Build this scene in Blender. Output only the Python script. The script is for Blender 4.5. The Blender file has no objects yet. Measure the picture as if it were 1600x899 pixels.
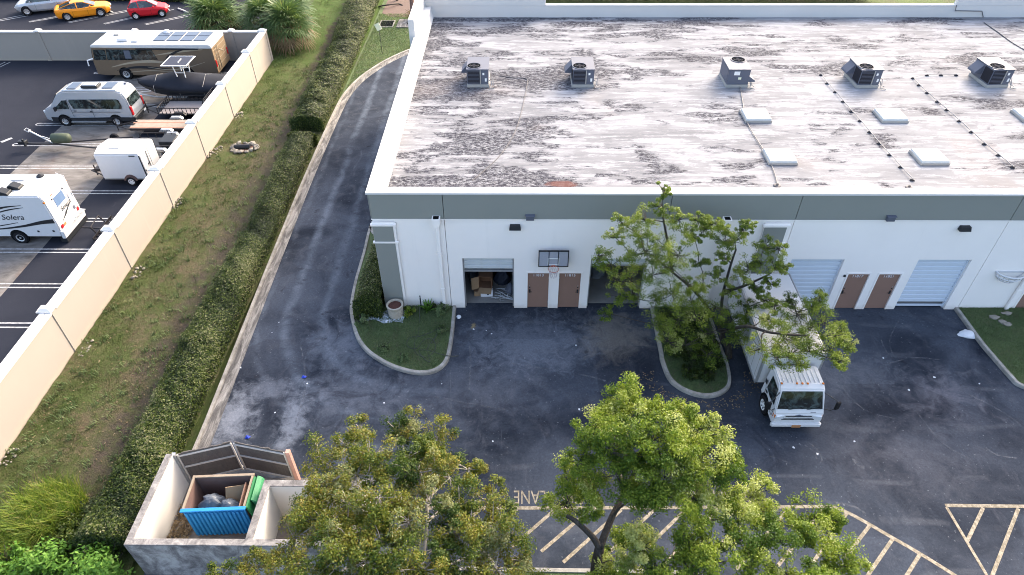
import bpy, bmesh, math, random
import numpy as np
from mathutils import Vector, Matrix
R = math.radians
PI = math.pi
random.seed(7)
S = bpy.context.scene
COL = S.collection

# ------------------------------------------------------------------ camera
FPX, PITCH, YAW, ROLL, CD, CH = 1048.7, 0.7203, -0.0109, -0.0039, 23.0786, 21.5222
_cp, _sp = math.cos(PITCH), math.sin(PITCH)
FW = Vector((math.sin(YAW) * _cp, math.cos(YAW) * _cp, -_sp))
_r = Vector((math.cos(YAW), -math.sin(YAW), 0)); _u = _r.cross(FW)
RT = _r * math.cos(ROLL) + _u * math.sin(ROLL); UP = RT.cross(FW)
CAM = Vector((0, -CD, CH))
cd = bpy.data.cameras.new('camera'); co = bpy.data.objects.new('camera', cd); COL.objects.link(co)
cd.sensor_width = 36; cd.lens = FPX / 1600 * 36; cd.clip_end = 2000; cd.clip_start = 0.1
co.matrix_world = Matrix(((RT.x, UP.x, -FW.x, CAM.x), (RT.y, UP.y, -FW.y, CAM.y), (RT.z, UP.z, -FW.z, CAM.z), (0, 0, 0, 1)))
S.camera = co

# ------------------------------------------------------------------ light
SUN_EL, SUN_AZ = R(31), R(36)          # azimuth from +Y towards +X
w = bpy.data.worlds.new('World'); S.world = w; w.use_nodes = True
nt = w.node_tree; nt.nodes.clear()
sky = nt.nodes.new('ShaderNodeTexSky'); sky.sky_type = 'NISHITA'; sky.sun_disc = False
sky.sun_elevation = SUN_EL; sky.sun_rotation = SUN_AZ; sky.air_density = 1.0; sky.dust_density = 6.0; sky.ozone_density = 0.6
bg = nt.nodes.new('ShaderNodeBackground'); bg.inputs[1].default_value = 0.15
wo = nt.nodes.new('ShaderNodeOutputWorld')
nt.links.new(sky.outputs[0], bg.inputs[0]); nt.links.new(bg.outputs[0], wo.inputs[0])
sl = bpy.data.lights.new('sun', 'SUN'); so = bpy.data.objects.new('sun', sl); COL.objects.link(so)
sl.energy = 0.5; sl.angle = R(10); sl.color = (1.0, 0.93, 0.83)
sv = Vector((math.sin(SUN_AZ) * math.cos(SUN_EL), math.cos(SUN_AZ) * math.cos(SUN_EL), math.sin(SUN_EL)))
so.rotation_euler = sv.to_track_quat('Z', 'Y').to_euler()
S.view_settings.view_transform = 'Standard'; S.view_settings.look = 'None'
S.view_settings.gamma = 1.0; S.view_settings.use_curve_mapping = False
S.view_settings.exposure = 2.2
S.render.engine = 'CYCLES'
S.cycles.max_bounces = 6; S.cycles.diffuse_bounces = 3; S.cycles.transparent_max_bounces = 6
S.cycles.use_denoising = True; S.cycles.denoiser = 'OPENIMAGEDENOISE'; S.cycles.denoising_input_passes = 'RGB_ALBEDO_NORMAL'; S.cycles.denoising_prefilter = 'ACCURATE'; S.cycles.sample_clamp_indirect = 4.0; S.cycles.filter_width = 1.0

# ------------------------------------------------------------------ measuring helpers: photo pixel -> place in the world
def ray(px, py): return FW + RT * ((px - 800) / FPX) - UP * ((py - 449.5) / FPX)
def gp(px, py, z=0.0):
    d = ray(px, py); return CAM + d * ((z - CAM.z) / d.z)
def fp(px, py, y=0.0):
    d = ray(px, py); return CAM + d * ((y - CAM.y) / d.y)
def g2(px, py, z=0.0):
    v = gp(px, py, z); return (v.x, v.y)

# ------------------------------------------------------------------ materials
class NT:
    def __init__(s, name):
        s.m = bpy.data.materials.new(name); s.m.use_nodes = True
        s.t = s.m.node_tree; s.t.nodes.clear()
        s.out = s.t.nodes.new('ShaderNodeOutputMaterial'); s._pos = None
    def n(s, typ, **kw):
        nd = s.t.nodes.new(typ)
        for k, v in kw.items(): setattr(nd, k, v)
        return nd
    def put(s, sock, v):
        if hasattr(v, 'is_output') or isinstance(v, bpy.types.NodeSocket): s.t.links.new(v, sock)
        elif isinstance(v, (tuple, list)) and len(v) == 3 and sock.type == 'RGBA': sock.default_value = (*v, 1)
        else: sock.default_value = v
    def pos(s):
        if s._pos is None: s._pos = s.n('ShaderNodeNewGeometry').outputs['Position']
        return s._pos
    def obj(s): return s.n('ShaderNodeTexCoord').outputs['Object']
    def sc(s, v, k):
        nd = s.n('ShaderNodeVectorMath', operation='MULTIPLY'); s.put(nd.inputs[0], v); nd.inputs[1].default_value = k; return nd.outputs[0]
    def math(s, op, a, b=0.0, c=0.0, clamp=False):
        nd = s.n('ShaderNodeMath', operation=op, use_clamp=clamp); s.put(nd.inputs[0], a); s.put(nd.inputs[1], b)
        if op in ('MULTIPLY_ADD', 'SMOOTH_MIN'): s.put(nd.inputs[2], c)
        return nd.outputs[0]
    def noise(s, vec, scale, detail=4, rough=.6, dist=0.0):
        nd = s.n('ShaderNodeTexNoise'); s.put(nd.inputs['Vector'], vec); nd.inputs['Scale'].default_value = scale
        nd.inputs['Detail'].default_value = detail; nd.inputs['Roughness'].default_value = rough; nd.inputs['Distortion'].default_value = dist
        return nd.outputs[0]
    def step(s, v, a, b):
        nd = s.n('ShaderNodeMapRange', interpolation_type='SMOOTHSTEP'); s.put(nd.inputs[0], v)
        s.put(nd.inputs[1], a); s.put(nd.inputs[2], b); return nd.outputs[0]
    def ramp(s, v, stops):
        nd = s.n('ShaderNodeValToRGB'); s.put(nd.inputs[0], v); e = nd.color_ramp.elements
        while len(e) < len(stops): e.new(.5)
        for q, (p, c) in zip(e, stops): q.position = p; q.color = (*c, 1)
        return nd.outputs[0]
    def mix(s, f, a, b, bt='MIX'):
        nd = s.n('ShaderNodeMix', data_type='RGBA', blend_type=bt); s.put(nd.inputs[0], f); s.put(nd.inputs[6], a); s.put(nd.inputs[7], b); return nd.outputs[2]
    def xyz(s, v):
        nd = s.n('ShaderNodeSeparateXYZ'); s.put(nd.inputs[0], v); return nd.outputs
    def attr(s, name):
        return s.n('ShaderNodeAttribute', attribute_name=name).outputs['Fac']
    def bsdf(s, col, rough=.7, bump=None, bstr=.3, bdist=.02, metal=0.0, spec=.12):
        b = s.n('ShaderNodeBsdfPrincipled'); s.put(b.inputs['Base Color'], col); s.put(b.inputs['Roughness'], rough)
        s.put(b.inputs['Metallic'], metal); s.put(b.inputs['Specular IOR Level'], spec)
        if bump is not None:
            bn = s.n('ShaderNodeBump'); bn.inputs['Strength'].default_value = bstr; bn.inputs['Distance'].default_value = bdist
            s.put(bn.inputs['Height'], bump); s.t.links.new(bn.outputs[0], b.inputs['Normal'])
        s.t.links.new(b.outputs[0], s.out.inputs[0]); return b

def plain(name, col, rough=.6, metal=0.0, var=.12, scale=3.0, dirt=None, dirtc=(.12, .1, .08), spec=.22):
    """paint or plastic with slight unevenness and, if asked, patchy dirt"""
    t = NT(name); v = t.obj()
    c = t.mix(t.math('MULTIPLY', t.noise(v, scale, 5, .65), 1.0), tuple(x * (1 - var) for x in col), tuple(min(1, x * (1 + var)) for x in col))
    if dirt:
        d = t.step(t.noise(v, scale * .7, 8, .7, .4), .52, .8)
        c = t.mix(t.math('MULTIPLY', d, dirt), c, dirtc)
    t.bsdf(c, rough, t.noise(v, 12, 3), .04, .004, metal, spec); return t.m

def leafmat(name, stops, trans=.35, rough=.45):
    t = NT(name); a = t.attr('tint'); c = t.ramp(a, stops)
    b = t.n('ShaderNodeBsdfPrincipled'); t.put(b.inputs['Base Color'], c); b.inputs['Roughness'].default_value = rough; b.inputs['Specular IOR Level'].default_value = .2
    tr = t.n('ShaderNodeBsdfTranslucent'); t.put(tr.inputs[0], t.mix(1.0, c, (1.0, 1.0, .55), 'MULTIPLY'))
    mx = t.n('ShaderNodeMixShader'); mx.inputs[0].default_value = trans + .08
    t.t.links.new(b.outputs[0], mx.inputs[1]); t.t.links.new(tr.outputs[0], mx.inputs[2]); t.t.links.new(mx.outputs[0], t.out.inputs[0])
    return t.m

M = {}
# asphalt of the yard: aged sealcoat, dust, swept tyre arcs, spills
t = NT('asphalt'); P = t.pos(); X, Y, Z = t.xyz(P)
big = t.noise(P, .22, 5, .6, .6); mid = t.noise(P, 1.1, 6, .65, .8); fine = t.noise(P, 30, 4, .7); streak = t.noise(t.sc(P, (1.6, .35, 1)), 1.0, 7, .7, 1.2)
c = t.mix(t.step(big, .3, .68), (.0135, .0175, .0265), (.056, .066, .086))
c = t.mix(t.math('MULTIPLY', t.step(mid, .48, .75), .5), c, (.080, .085, .10))
c = t.mix(t.math('MULTIPLY', t.step(streak, .58, .8), .4), c, (.13, .135, .158))
dx = t.math('MINIMUM', t.math('ADD', X, 4.3), 0.0); dy = t.math('MINIMUM', t.math('ADD', Y, .3), 0.0)
dd = t.math('SQRT', t.math('ADD', t.math('MULTIPLY', dx, dx), t.math('MULTIPLY', dy, dy)))
left = t.step(X, -1.5, -4.5)
dd = t.math('ADD', dd, t.math('MULTIPLY', t.noise(P, .5, 3), .5))
for r0, wd, st in ((4.75, .38, .5), (6.35, .35, .55), (7.6, .25, .3)):
    band = t.step(t.math('ABSOLUTE', t.math('SUBTRACT', dd, r0 + .25)), wd, 0.0)
    band = t.math('MULTIPLY', t.math('MULTIPLY', band, left), t.math('MULTIPLY', t.step(t.noise(P, .8, 5, .7, .5), .3, .7), st))
    c = t.mix(band, c, (.15, .175, .215))
def spot(cx, cy, rx, ry, lo, hi, nscale, amt, colr, dist=1.0, offs=0.0):
    global c
    ex = t.math('DIVIDE', t.math('SUBTRACT', X, cx), rx); ey = t.math('DIVIDE', t.math('SUBTRACT', Y, cy), ry)
    e = t.math('SQRT', t.math('ADD', t.math('MULTIPLY', ex, ex), t.math('MULTIPLY', ey, ey)))
    e = t.math('ADD', t.math('SUBTRACT', 1.0, e), t.math('MULTIPLY', t.math('SUBTRACT', t.noise(P, nscale, 8, .7, dist), .5), 2.2))
    c = t.mix(t.math('MULTIPLY', t.step(e, lo, hi), amt), c, colr)
spot(-11.3, -6.5, 1.3, 2.0, .05, 1.0, 2.0, .7, (.33, .35, .39), .3)      # concrete dust beside the gutter
spot(-8.9, -6.6, .9, 2.8, .1, 1.0, 2.1, .6, (.24, .262, .305), .4); spot(-10.4, -5.0, 1.8, .8, .1, .8, 1.5, .5, (.2, .215, .25), .5)
spot(-6.6, -5.2, 3.4, 2.2, .1, 1.2, 1.1, .5, (.17, .185, .22), .6)
spot(4.3, -1.9, 1.8, 1.7, -.1, .7, 1.3, .6, (.17, .155, .14))       # worn patch in front of the second bay
spot(.4, -2.3, 4.2, 2.5, .1, .9, 1.7, .6, (.15, .165, .20)); spot(-7.5, -2.5, 3.0, 2.5, .1, 1.1, 1.3, .5, (.15, .17, .21)); spot(13.5, -4.0, 4.5, 2.2, .2, 1.1, 1.6, .4, (.15, .16, .185))
spot(-2.0, -1.2, .25, .3, .3, .8, 3, .8, (.33, .25, .12))
spot(-1.8, -5.0, 5.5, 3.0, .2, 1.3, .7, .35, (.17, .18, .21))
spot(17.5, -5.2, 3.0, 2.2, .2, 1.2, 1.1, .45, (.18, .18, .21))
spot(14.5, -8.0, 5.0, 3.0, .2, 1.3, .9, .4, (.15, .15, .17))
lines = t.math('MULTIPLY', t.step(t.noise(t.sc(P, (.25, 3.0, 1)), 1.6, 5, .75, .9), .66, .74), t.step(t.noise(P, .35, 2), .5, .62))
c = t.mix(t.math('MULTIPLY', lines, .5), c, (.24, .25, .28))
patch = t.n('ShaderNodeTexVoronoi', feature='F1', distance='CHEBYCHEV'); t.put(patch.inputs['Vector'], t.sc(P, (.16, .22, 1))); patch.inputs['Scale'].default_value = 1.0
c = t.mix(t.math('MULTIPLY', t.step(t.xyz(patch.outputs['Color'])[0], .70, .72), .22), c, (.017, .018, .024))
oil = t.math('MULTIPLY', t.step(t.noise(P, 1.3, 4, .55, .3), .66, .74), t.step(Y, -9, -1)); c = t.mix(t.math('MULTIPLY', oil, .55), c, (.010, .010, .013))
trk = t.math('MULTIPLY', t.step(t.math('ABSOLUTE', t.math('SUBTRACT', t.math('FRACT', t.math('DIVIDE', t.math('ADD', Y, t.math('MULTIPLY', t.noise(t.sc(P, (.08, .3, 1)), 1.0, 2), 3.0)), 2.1)), .5)), .10, .02), t.math('MULTIPLY', t.step(X, -4, 2), t.step(t.noise(P, .4, 4, .65, .5), .46, .62)))
c = t.mix(t.math('MULTIPLY', trk, .28), c, (.12, .125, .14))
speck = t.step(t.noise(P, 9, 3, .6), .66, .72)
c = t.mix(t.math('MULTIPLY', speck, .5), c, (.24, .25, .27))
scr = t.math('MULTIPLY', t.step(t.noise(t.sc(P, (3.2, .5, 1)), 2.2, 4, .7, .4), .66, .72), t.step(t.noise(P, .5, 3), .5, .62))
c = t.mix(t.math('MULTIPLY', scr, .35), c, (.17, .18, .21))
c = t.mix(t.math('MULTIPLY', t.step(t.noise(P, .45, 6, .7, 1.5), .58, .70), .55), c, (.019, .021, .029))
grit = t.noise(P, 11, 8, .9); c = t.mix(.85, c, t.ramp(grit, [(.32, (.62, .62, .64)), (.5, (1, 1, 1)), (.7, (1.5, 1.5, 1.46))]), 'MULTIPLY')
t.bsdf(c, t.math('MULTIPLY_ADD', mid, .1, .85), fine, .35, .02, 0, .06); M['asphalt'] = t.m

t = NT('storage_asphalt'); P = t.pos()
c = t.mix(t.noise(P, .3, 5, .6, .5), (.017, .019, .027), (.031, .034, .045))
c = t.mix(t.math('MULTIPLY', t.step(t.noise(P, 1.3, 7, .7, 1.0), .6, .8), .4), c, (.065, .068, .08))
t.bsdf(c, .9, t.noise(P, 30, 4), .3, .02, 0, .06); M['lot'] = t.m

t = NT('stained_concrete'); P = t.pos()
a = t.noise(t.sc(P, (.5, 1.3, 1)), 1.2, 8, .7, .9)
c = t.ramp(a, [(.25, (.05, .046, .043)), (.45, (.13, .12, .112)), (.7, (.21, .197, .184))])
c = t.mix(t.math('MULTIPLY', t.step(t.noise(P, .6, 4, .6, .6), .55, .72), .5), c, (.15, .105, .088))
t.bsdf(c, .85, t.noise(P, 22, 4), .25, .02); M['concrete'] = t.m

t = NT('kerb_concrete'); P = t.pos()
a = t.noise(P, 2.2, 8, .72, .7)
c = t.ramp(a, [(.25, (.13, .12, .105)), (.48, (.27, .255, .23)), (.75, (.40, .38, .35))])
t.bsdf(c, .85, t.noise(P, 25, 4), .3, .02); M['kerb'] = t.m
t = NT('gutter_concrete'); P = t.pos()
a = t.noise(t.sc(P, (2.2, .4, 1)), 1.6, 8, .75, .9)
c = t.ramp(a, [(.3, (.04, .038, .038)), (.46, (.12, .113, .106)), (.66, (.33, .31, .285))])
t.bsdf(c, .85, t.noise(P, 25, 4), .3, .02); M['gutter'] = t.m

# rough grass of the swale: green and brown patches with a bare wet run along the middle
t = NT('swale_grass'); P = t.pos(); X, Y, Z = t.xyz(P)
n1 = t.noise(P, .55, 6, .65, .6); n2 = t.noise(P, 3.5, 6, .7, .5); n3 = t.noise(P, 18, 4, .75)
c = t.ramp(t.math('MULTIPLY_ADD', n2, .5, t.math('MULTIPLY', n1, .5)), [(.34, (.105, .074, .050)), (.44, (.10, .086, .050)), (.53, (.060, .070, .026)), (.68, (.066, .10, .026))])
xm = t.math('ADD', X, t.math('MULTIPLY', t.math('SUBTRACT', t.noise(P, .35, 4), .5), 2.2))
edgeg = t.math('MULTIPLY', t.step(t.math('ABSOLUTE', t.math('ADD', xm, 16.0)), 1.0, 2.2), t.step(t.noise(P, .8, 5, .7, .4), .36, .56)); c = t.mix(t.math('MULTIPLY', edgeg, .40), c, (.062, .095, .024))
run = t.math('SUBTRACT', 1.0, t.math('ABSOLUTE', t.math('DIVIDE', t.math('ADD', xm, 15.5), 1.2)))
run = t.math('MULTIPLY', t.step(run, .0, .75), t.step(t.noise(P, 1.4, 6, .7), .3, .62))
c = t.mix(t.math('MULTIPLY', run, .9), c, (.060, .047, .040))
far = t.math('MULTIPLY', t.step(Y, 18, 34), t.step(run, .5, .0)); c = t.mix(t.math('MULTIPLY', far, .7), c, (.07, .125, .024))
c = t.mix(.55, c, t.ramp(n3, [(.3, (.45, .45, .45)), (.7, (1.5, 1.5, 1.5))]), 'MULTIPLY')
t.bsdf(c, .95, t.math('ADD', n3, n2), .9, .08, 0, .15); M['swale'] = t.m
t = NT('lawn_grass'); P = t.pos()
c = t.ramp(t.noise(P, 1.6, 7, .7, .6), [(.3, (.11, .10, .065)), (.5, (.095, .13, .06)), (.7, (.14, .19, .085))])
t.bsdf(c, .95, t.noise(P, 22, 5, .75), .9, .06, 0, .15); M['lawn'] = t.m
t = NT('wide_ground'); P = t.pos()
c = t.ramp(t.noise(P, .25, 6, .65, .6), [(.3, (.09, .08, .05)), (.5, (.07, .10, .035)), (.72, (.10, .13, .04))])
t.bsdf(c, .95, t.noise(P, 4, 5, .75), .6, .1, 0, .15); M['ground'] = t.m

# roof membrane: white coating laid in long strips, worn and blackened along the laps
t = NT('roof_coating'); P = t.pos(); X, Y, Z = t.xyz(P)
base = t.ramp(t.noise(t.sc(P, (.18, .6, 1)), 1.0, 6, .65, .4), [(.3, (.148, .150, .160)), (.5, (.192, .194, .206)), (.7, (.245, .248, .262))])
rag = t.n('ShaderNodeVectorMath', operation='MULTIPLY_ADD'); rn = t.n('ShaderNodeTexNoise'); t.put(rn.inputs['Vector'], t.sc(P, (1, 2.2, 1))); rn.inputs['Scale'].default_value = 2.6; rn.inputs['Detail'].default_value = 6; rn.inputs['Roughness'].default_value = .75
t.put(rag.inputs[0], rn.outputs['Color']); rag.inputs[1].default_value = (1.1, .34, 0); t.put(rag.inputs[2], P)
def strips(sx, sy, off, lo, hi):
    br = t.n('ShaderNodeTexBrick'); br.offset = .37; br.offset_frequency = 2
    t.put(br.inputs['Vector'], t.sc(rag.outputs[0], (1, 1, 0))); br.inputs['Color1'].default_value = (0, 0, 0, 1); br.inputs['Color2'].default_value = (1, 1, 1, 1)
    br.inputs['Mortar Size'].default_value = 0.0; br.inputs['Scale'].default_value = 1.0; br.inputs['Brick Width'].default_value = sx; br.inputs['Row Height'].default_value = sy; br.inputs['Bias'].default_value = off
    return t.step(t.xyz(br.outputs['Color'])[0], lo, hi)
edge = t.noise(t.sc(P, (.5, 2.5, 1)), 1.6, 8, .8, .5)
pat = t.math('MULTIPLY', strips(2.3, .46, .0, .62, .70), t.step(edge, .36, .60))
c = t.mix(t.math('MULTIPLY', pat, .6), base, (.345, .35, .37))
pat2 = t.math('MULTIPLY', strips(4.9, .98, .0, .50, .80), t.step(t.noise(t.sc(P, (.6, 1.6, 1)), 1.1, 7, .78, .7), .42, .62))
c = t.mix(t.math('MULTIPLY', pat2, .4), c, (.29, .294, .312))
white = t.step(t.noise(t.sc(P, (.32, 2.0, 1)), 1.7, 10, .84, .2), .50, .60); c = t.mix(t.math('MULTIPLY', white, .8), c, (.345, .35, .37))
# black wear: streaks along x, heavier on the left and towards the back
reg = t.math('ADD', t.noise(t.sc(P, (.10, .30, 1)), 1.0, 4, .6, .3), t.math('MULTIPLY', t.step(X, 24, -6), .13))
reg = t.math('ADD', reg, t.math('MULTIPLY', t.step(Y, 5, 20), .06))
blot = t.noise(t.sc(P, (.50, 2.3, 1)), .9, 10, .82, .15)
cell = t.math('ADD', t.math('MULTIPLY', strips(1.5, .31, .0, .0, 1.0), .10), t.math('MULTIPLY', strips(3.7, .93, .0, .0, 1.0), .07))
clus = t.step(t.noise(t.sc(P, (.26, .55, 1)), 1.0, 6, .66, .5), .38, .66)
sumv = t.math('ADD', t.math('ADD', t.math('MULTIPLY', reg, .72), t.math('MULTIPLY', blot, .62)), t.math('ADD', cell, t.math('MULTIPLY', clus, .20)))
gate = t.step(sumv, .93, .995)
speckle = t.step(t.noise(t.sc(P, (1, 2.0, 1)), 4.6, 9, .92, .0), .45, .52)
c = t.mix(t.math('MULTIPLY', t.math('MULTIPLY', gate, speckle), .97), c, (.013, .0125, .020))
grime = t.math('MULTIPLY', t.step(sumv, .84, .97), t.step(t.noise(t.sc(P, (.9, 3.2, 1)), 2.6, 9, .88, .1), .46, .58))
c = t.mix(t.math('MULTIPLY', grime, .55), c, (.075, .075, .095))
flecks = t.step(t.noise(t.sc(P, (.8, 2.4, 1)), 6.5, 6, .85, .3), .64, .70); c = t.mix(t.math('MULTIPLY', flecks, .7), c, (.06, .058, .072))
lap = t.math('ABSOLUTE', t.math('SUBTRACT', t.math('FRACT', t.math('DIVIDE', t.math('ADD', Y, t.math('MULTIPLY', t.noise(P, .3, 2), .2)), .96)), .5))
lapm = t.math('MULTIPLY', t.step(lap, .03, .0), t.step(t.noise(t.sc(P, (.5, .2, 1)), 1, 4), .44, .58))
c = t.mix(t.math('MULTIPLY', lapm, .6), c, (.09, .087, .10))
pond = t.step(t.noise(P, .16, 4, .6, .5), .60, .72); c = t.mix(t.math('MULTIPLY', pond, .2), c, (.24, .20, .18))
ex = t.math('DIVIDE', t.math('SUBTRACT', X, 1.9), .9); ey = t.math('DIVIDE', t.math('SUBTRACT', Y, 1.75), .35)
rs = t.math('ADD', t.math('SUBTRACT', 1.0, t.math('ADD', t.math('MULTIPLY', ex, ex), t.math('MULTIPLY', ey, ey))), t.math('MULTIPLY', t.math('SUBTRACT', t.noise(P, 3, 5), .5), 1.5))
c = t.mix(t.math('MULTIPLY', t.step(rs, .2, .8), .75), c, (.13, .06, .05))
t.bsdf(c, .8, t.math('ADD', blot, t.noise(P, 12, 4)), .25, .03, 0, .03); M['roof'] = t.m

def wallmat(name, col, drip=.25, dcol=(.28, .26, .25), foot=None):
    t = NT(name); P = t.pos(); X, Y, Z = t.xyz(P)
    c = t.mix(t.noise(P, .5, 5, .6), tuple(x * .94 for x in col), tuple(min(1, x * 1.04) for x in col))
    s = t.step(t.noise(t.sc(P, (1.6, 1.6, .12)), 1.3, 6, .7), .56, .82)
    c = t.mix(t.math('MULTIPLY', s, drip), c, dcol)
    if foot:
        f = t.step(t.math('ADD', Z, t.math('MULTIPLY', t.noise(P, 2.5, 6, .7), .55)), .62, .18)
        c = t.mix(t.math('MULTIPLY', f, .45), c, foot)
    t.bsdf(c, .85, t.noise(P, 14, 4, .7), .06, .006, 0, .1); return t.m
M['white_wall'] = wallmat('white_stucco', (.91, .86, .825), .16, (.5, .48, .46), (.50, .42, .34))
M['grey_wall'] = wallmat('grey_green_stucco', (.255, .265, .245), .10, (.17, .18, .18))
M['cream'] = wallmat('cream_stucco', (.335, .298, .262), .18, (.5, .43, .36), (.45, .37, .28))
M['coping'] = wallmat('white_coping', (.60, .59, .575), .12, (.5, .48, .45))
M['capwhite'] = wallmat('white_cap', (.62, .61, .60), .10, (.5, .47, .44))
M['enc_in'] = wallmat('enclosure_white', (.55, .535, .51), .08, (.4, .38, .35), (.35, .3, .26))
t = NT('mildewed_wall'); P = t.pos()
a = t.noise(t.sc(P, (1, 1, .8)), 1.3, 9, .74, .6); b = t.noise(t.sc(P, (3, 3, .8)), 1.0, 6, .7, .6)
c = t.ramp(t.math('MULTIPLY_ADD', a, .75, t.math('MULTIPLY', b, .25)), [(.34, (.04, .037, .039)), (.47, (.19, .178, .178)), (.6, (.42, .405, .395))])
t.bsdf(c, .9, t.noise(P, 30, 4), .35, .02, 0, .2); M['mildew'] = t.m
t = NT('mildewed_top'); P = t.pos()
c = t.ramp(t.noise(P, 3.0, 8, .75, .8), [(.3, (.06, .055, .055)), (.5, (.19, .18, .175)), (.72, (.36, .34, .32))])
t.bsdf(c, .9, t.noise(P, 30, 4), .35, .02, 0, .2); M['mildew_top'] = t.m
t = NT('road_paint'); P = t.pos()
c = t.mix(t.step(t.noise(P, 6, 7, .75), .42, .62), (.20, .17, .12), (.37, .32, .245))
c = t.mix(t.math('MULTIPLY', t.step(t.noise(P, 2.2, 6, .75, .6), .58, .75), .6), c, (.13, .13, .13))
t.bsdf(c, .8); M['paint'] = t.m
t = NT('white_paint'); P = t.pos()
c = t.mix(t.step(t.noise(P, 5, 7, .75), .40, .62), (.26, .26, .26), (.45, .45, .46))
c = t.mix(t.math('MULTIPLY', t.step(t.noise(P, 1.6, 6, .75, .6), .6, .75), .55), c, (.15, .15, .15))
t.bsdf(c, .8); M['wpaint'] = t.m
t = NT('bark'); P = t.pos()
c = t.ramp(t.noise(t.sc(P, (5, 5, 1.2)), 2, 6, .7, .5), [(.3, (.022, .019, .017)), (.6, (.06, .052, .045)), (.8, (.13, .118, .105))])
t.bsdf(c, .9, t.noise(t.sc(P, (6, 6, 1.5)), 3, 5), .8, .04, 0, .2); M['bark'] = t.m
t = NT('pale_bark'); P = t.pos()
c = t.ramp(t.noise(t.sc(P, (5, 5, 2)), 2, 6, .7, .5), [(.3, (.13, .115, .10)), (.6, (.27, .25, .225)), (.8, (.38, .36, .33))])
t.bsdf(c, .9, t.noise(P, 14, 5), .5, .02, 0, .2); M['palebark'] = t.m

M['leaf_olive'] = leafmat('olive_leaf', [(0, (.038, .072, .014)), (.30, (.100, .138, .022)), (.56, (.175, .185, .024)), (.74, (.19, .15, .034)), (.88, (.135, .195, .055)), (1, (.24, .25, .12))])
M['leaf_green'] = leafmat('bright_leaf', [(0, (.060, .115, .016)), (.4, (.14, .21, .024)), (.75, (.255, .32, .045)), (1, (.42, .46, .18))], .4)
M['leaf_isl'] = leafmat('fig_leaf', [(0, (.052, .092, .015)), (.4, (.125, .185, .025)), (.75, (.225, .285, .042)), (1, (.36, .39, .16))], .3)
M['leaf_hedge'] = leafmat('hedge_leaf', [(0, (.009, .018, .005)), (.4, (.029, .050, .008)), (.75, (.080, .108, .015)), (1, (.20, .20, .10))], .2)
M['leaf_hedge2'] = leafmat('dull_hedge_leaf', [(0, (.022, .036, .014)), (.45, (.048, .068, .024)), (.8, (.095, .115, .05)), (1, (.26, .25, .17))], .2)
M['leaf_weed'] = leafmat('weed_leaf', [(0, (.05, .12, .018)), (.5, (.11, .24, .035)), (1, (.22, .38, .07))], .35)
M['leaf_tall'] = leafmat('tall_grass', [(0, (.06, .11, .014)), (.5, (.13, .21, .022)), (.8, (.24, .29, .04)), (1, (.36, .33, .12))], .35)
M['leaf_turf'] = leafmat('turf_blade', [(0, (.036, .066, .012)), (.4, (.060, .080, .021)), (.62, (.105, .086, .046)), (1, (.15, .12, .08))], .25, .7)
M['leaf_lawn'] = leafmat('lawn_blade', [(0, (.06, .095, .04)), (.5, (.115, .17, .07)), (1, (.22, .255, .13))], .25, .7)
M['leaf_palm'] = leafmat('palm_leaf', [(0, (.045, .085, .030)), (.5, (.095, .155, .060)), (.85, (.17, .23, .10)), (1, (.22, .16, .07))], .25, .4)
M['leaf_dead'] = leafmat('dead_frond', [(0, (.10, .07, .04)), (.6, (.20, .15, .09)), (1, (.28, .22, .15))], .15, .8)
M['core'] = plain('hedge_inside', (.018, .024, .010), .95, var=.4, scale=6)

M['white'] = plain('white_vehicle_paint', (.62, .62, .63), .35, var=.05, dirt=.3, dirtc=(.45, .43, .40))
M['roofwhite'] = plain('white_vehicle_roof', (.58, .57, .56), .55, var=.04, scale=1.2, dirt=.35, dirtc=(.48, .45, .40))
M['silver'] = plain('silver_paint', (.42, .44, .475), .3, .35, .04)
M['orange'] = plain('orange_paint', (.72, .25, .015), .3, 0, .03)
M['red'] = plain('red_paint', (.55, .02, .03), .3, 0, .03)
M['tan'] = plain('taupe_paint', (.175, .128, .088), .35, .1, .05)
M['beige'] = plain('beige_paint', (.36, .30, .22), .4, 0, .06)
M['tanrear'] = plain('sand_paint', (.25, .18, .11), .45, 0, .08, dirt=.3, dirtc=(.16, .10, .07))
M['dark'] = plain('dark_trim', (.022, .024, .028), .45, 0, .2)
M['black'] = plain('black_rubber', (.018, .018, .02), .9, 0, .3, spec=.08)
M['blackfab'] = plain('black_boat_cover', (.014, .016, .024), .75, 0, .5, 1.2)
M['navy'] = plain('navy_canvas', (.028, .034, .055), .7, 0, .3)
M['steel'] = plain('galvanised_steel', (.42, .43, .44), .45, .6, .15, dirt=.4, dirtc=(.2, .15, .1))
M['alu'] = plain('bright_aluminium', (.45, .46, .47), .35, .5, .06)
M['blackmetal'] = plain('black_steel', (.03, .028, .03), .5, .2, .3, dirt=.4, dirtc=(.10, .06, .04))
M['rust'] = plain('rusty_steel', (.155, .095, .08), .85, 0, .35, 1.2, dirt=.9, dirtc=(.05, .042, .05))
M['rimrust'] = plain('rusty_rim', (.25, .20, .15), .8, 0, .3, 4, dirt=.5, dirtc=(.12, .06, .04))
M['wood'] = plain('weathered_plank', (.33, .275, .22), .9, 0, .3, 4, dirt=.5, dirtc=(.17, .14, .12))
M['wood2'] = plain('reddish_plank', (.30, .17, .12), .9, 0, .3, 4, dirt=.5, dirtc=(.16, .12, .10))
M['deck'] = plain('pinkish_deck', (.30, .26, .245), .85, 0, .12, 5)
M['rim'] = plain('wheel_alloy', (.55, .56, .58), .35, .6, .1)
M['whiterim'] = plain('white_wheel', (.72, .72, .72), .45, 0, .06)
M['amber'] = plain('amber_lens', (.55, .16, .02), .25)
M['redlens'] = plain('red_lens', (.40, .015, .02), .25)
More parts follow.
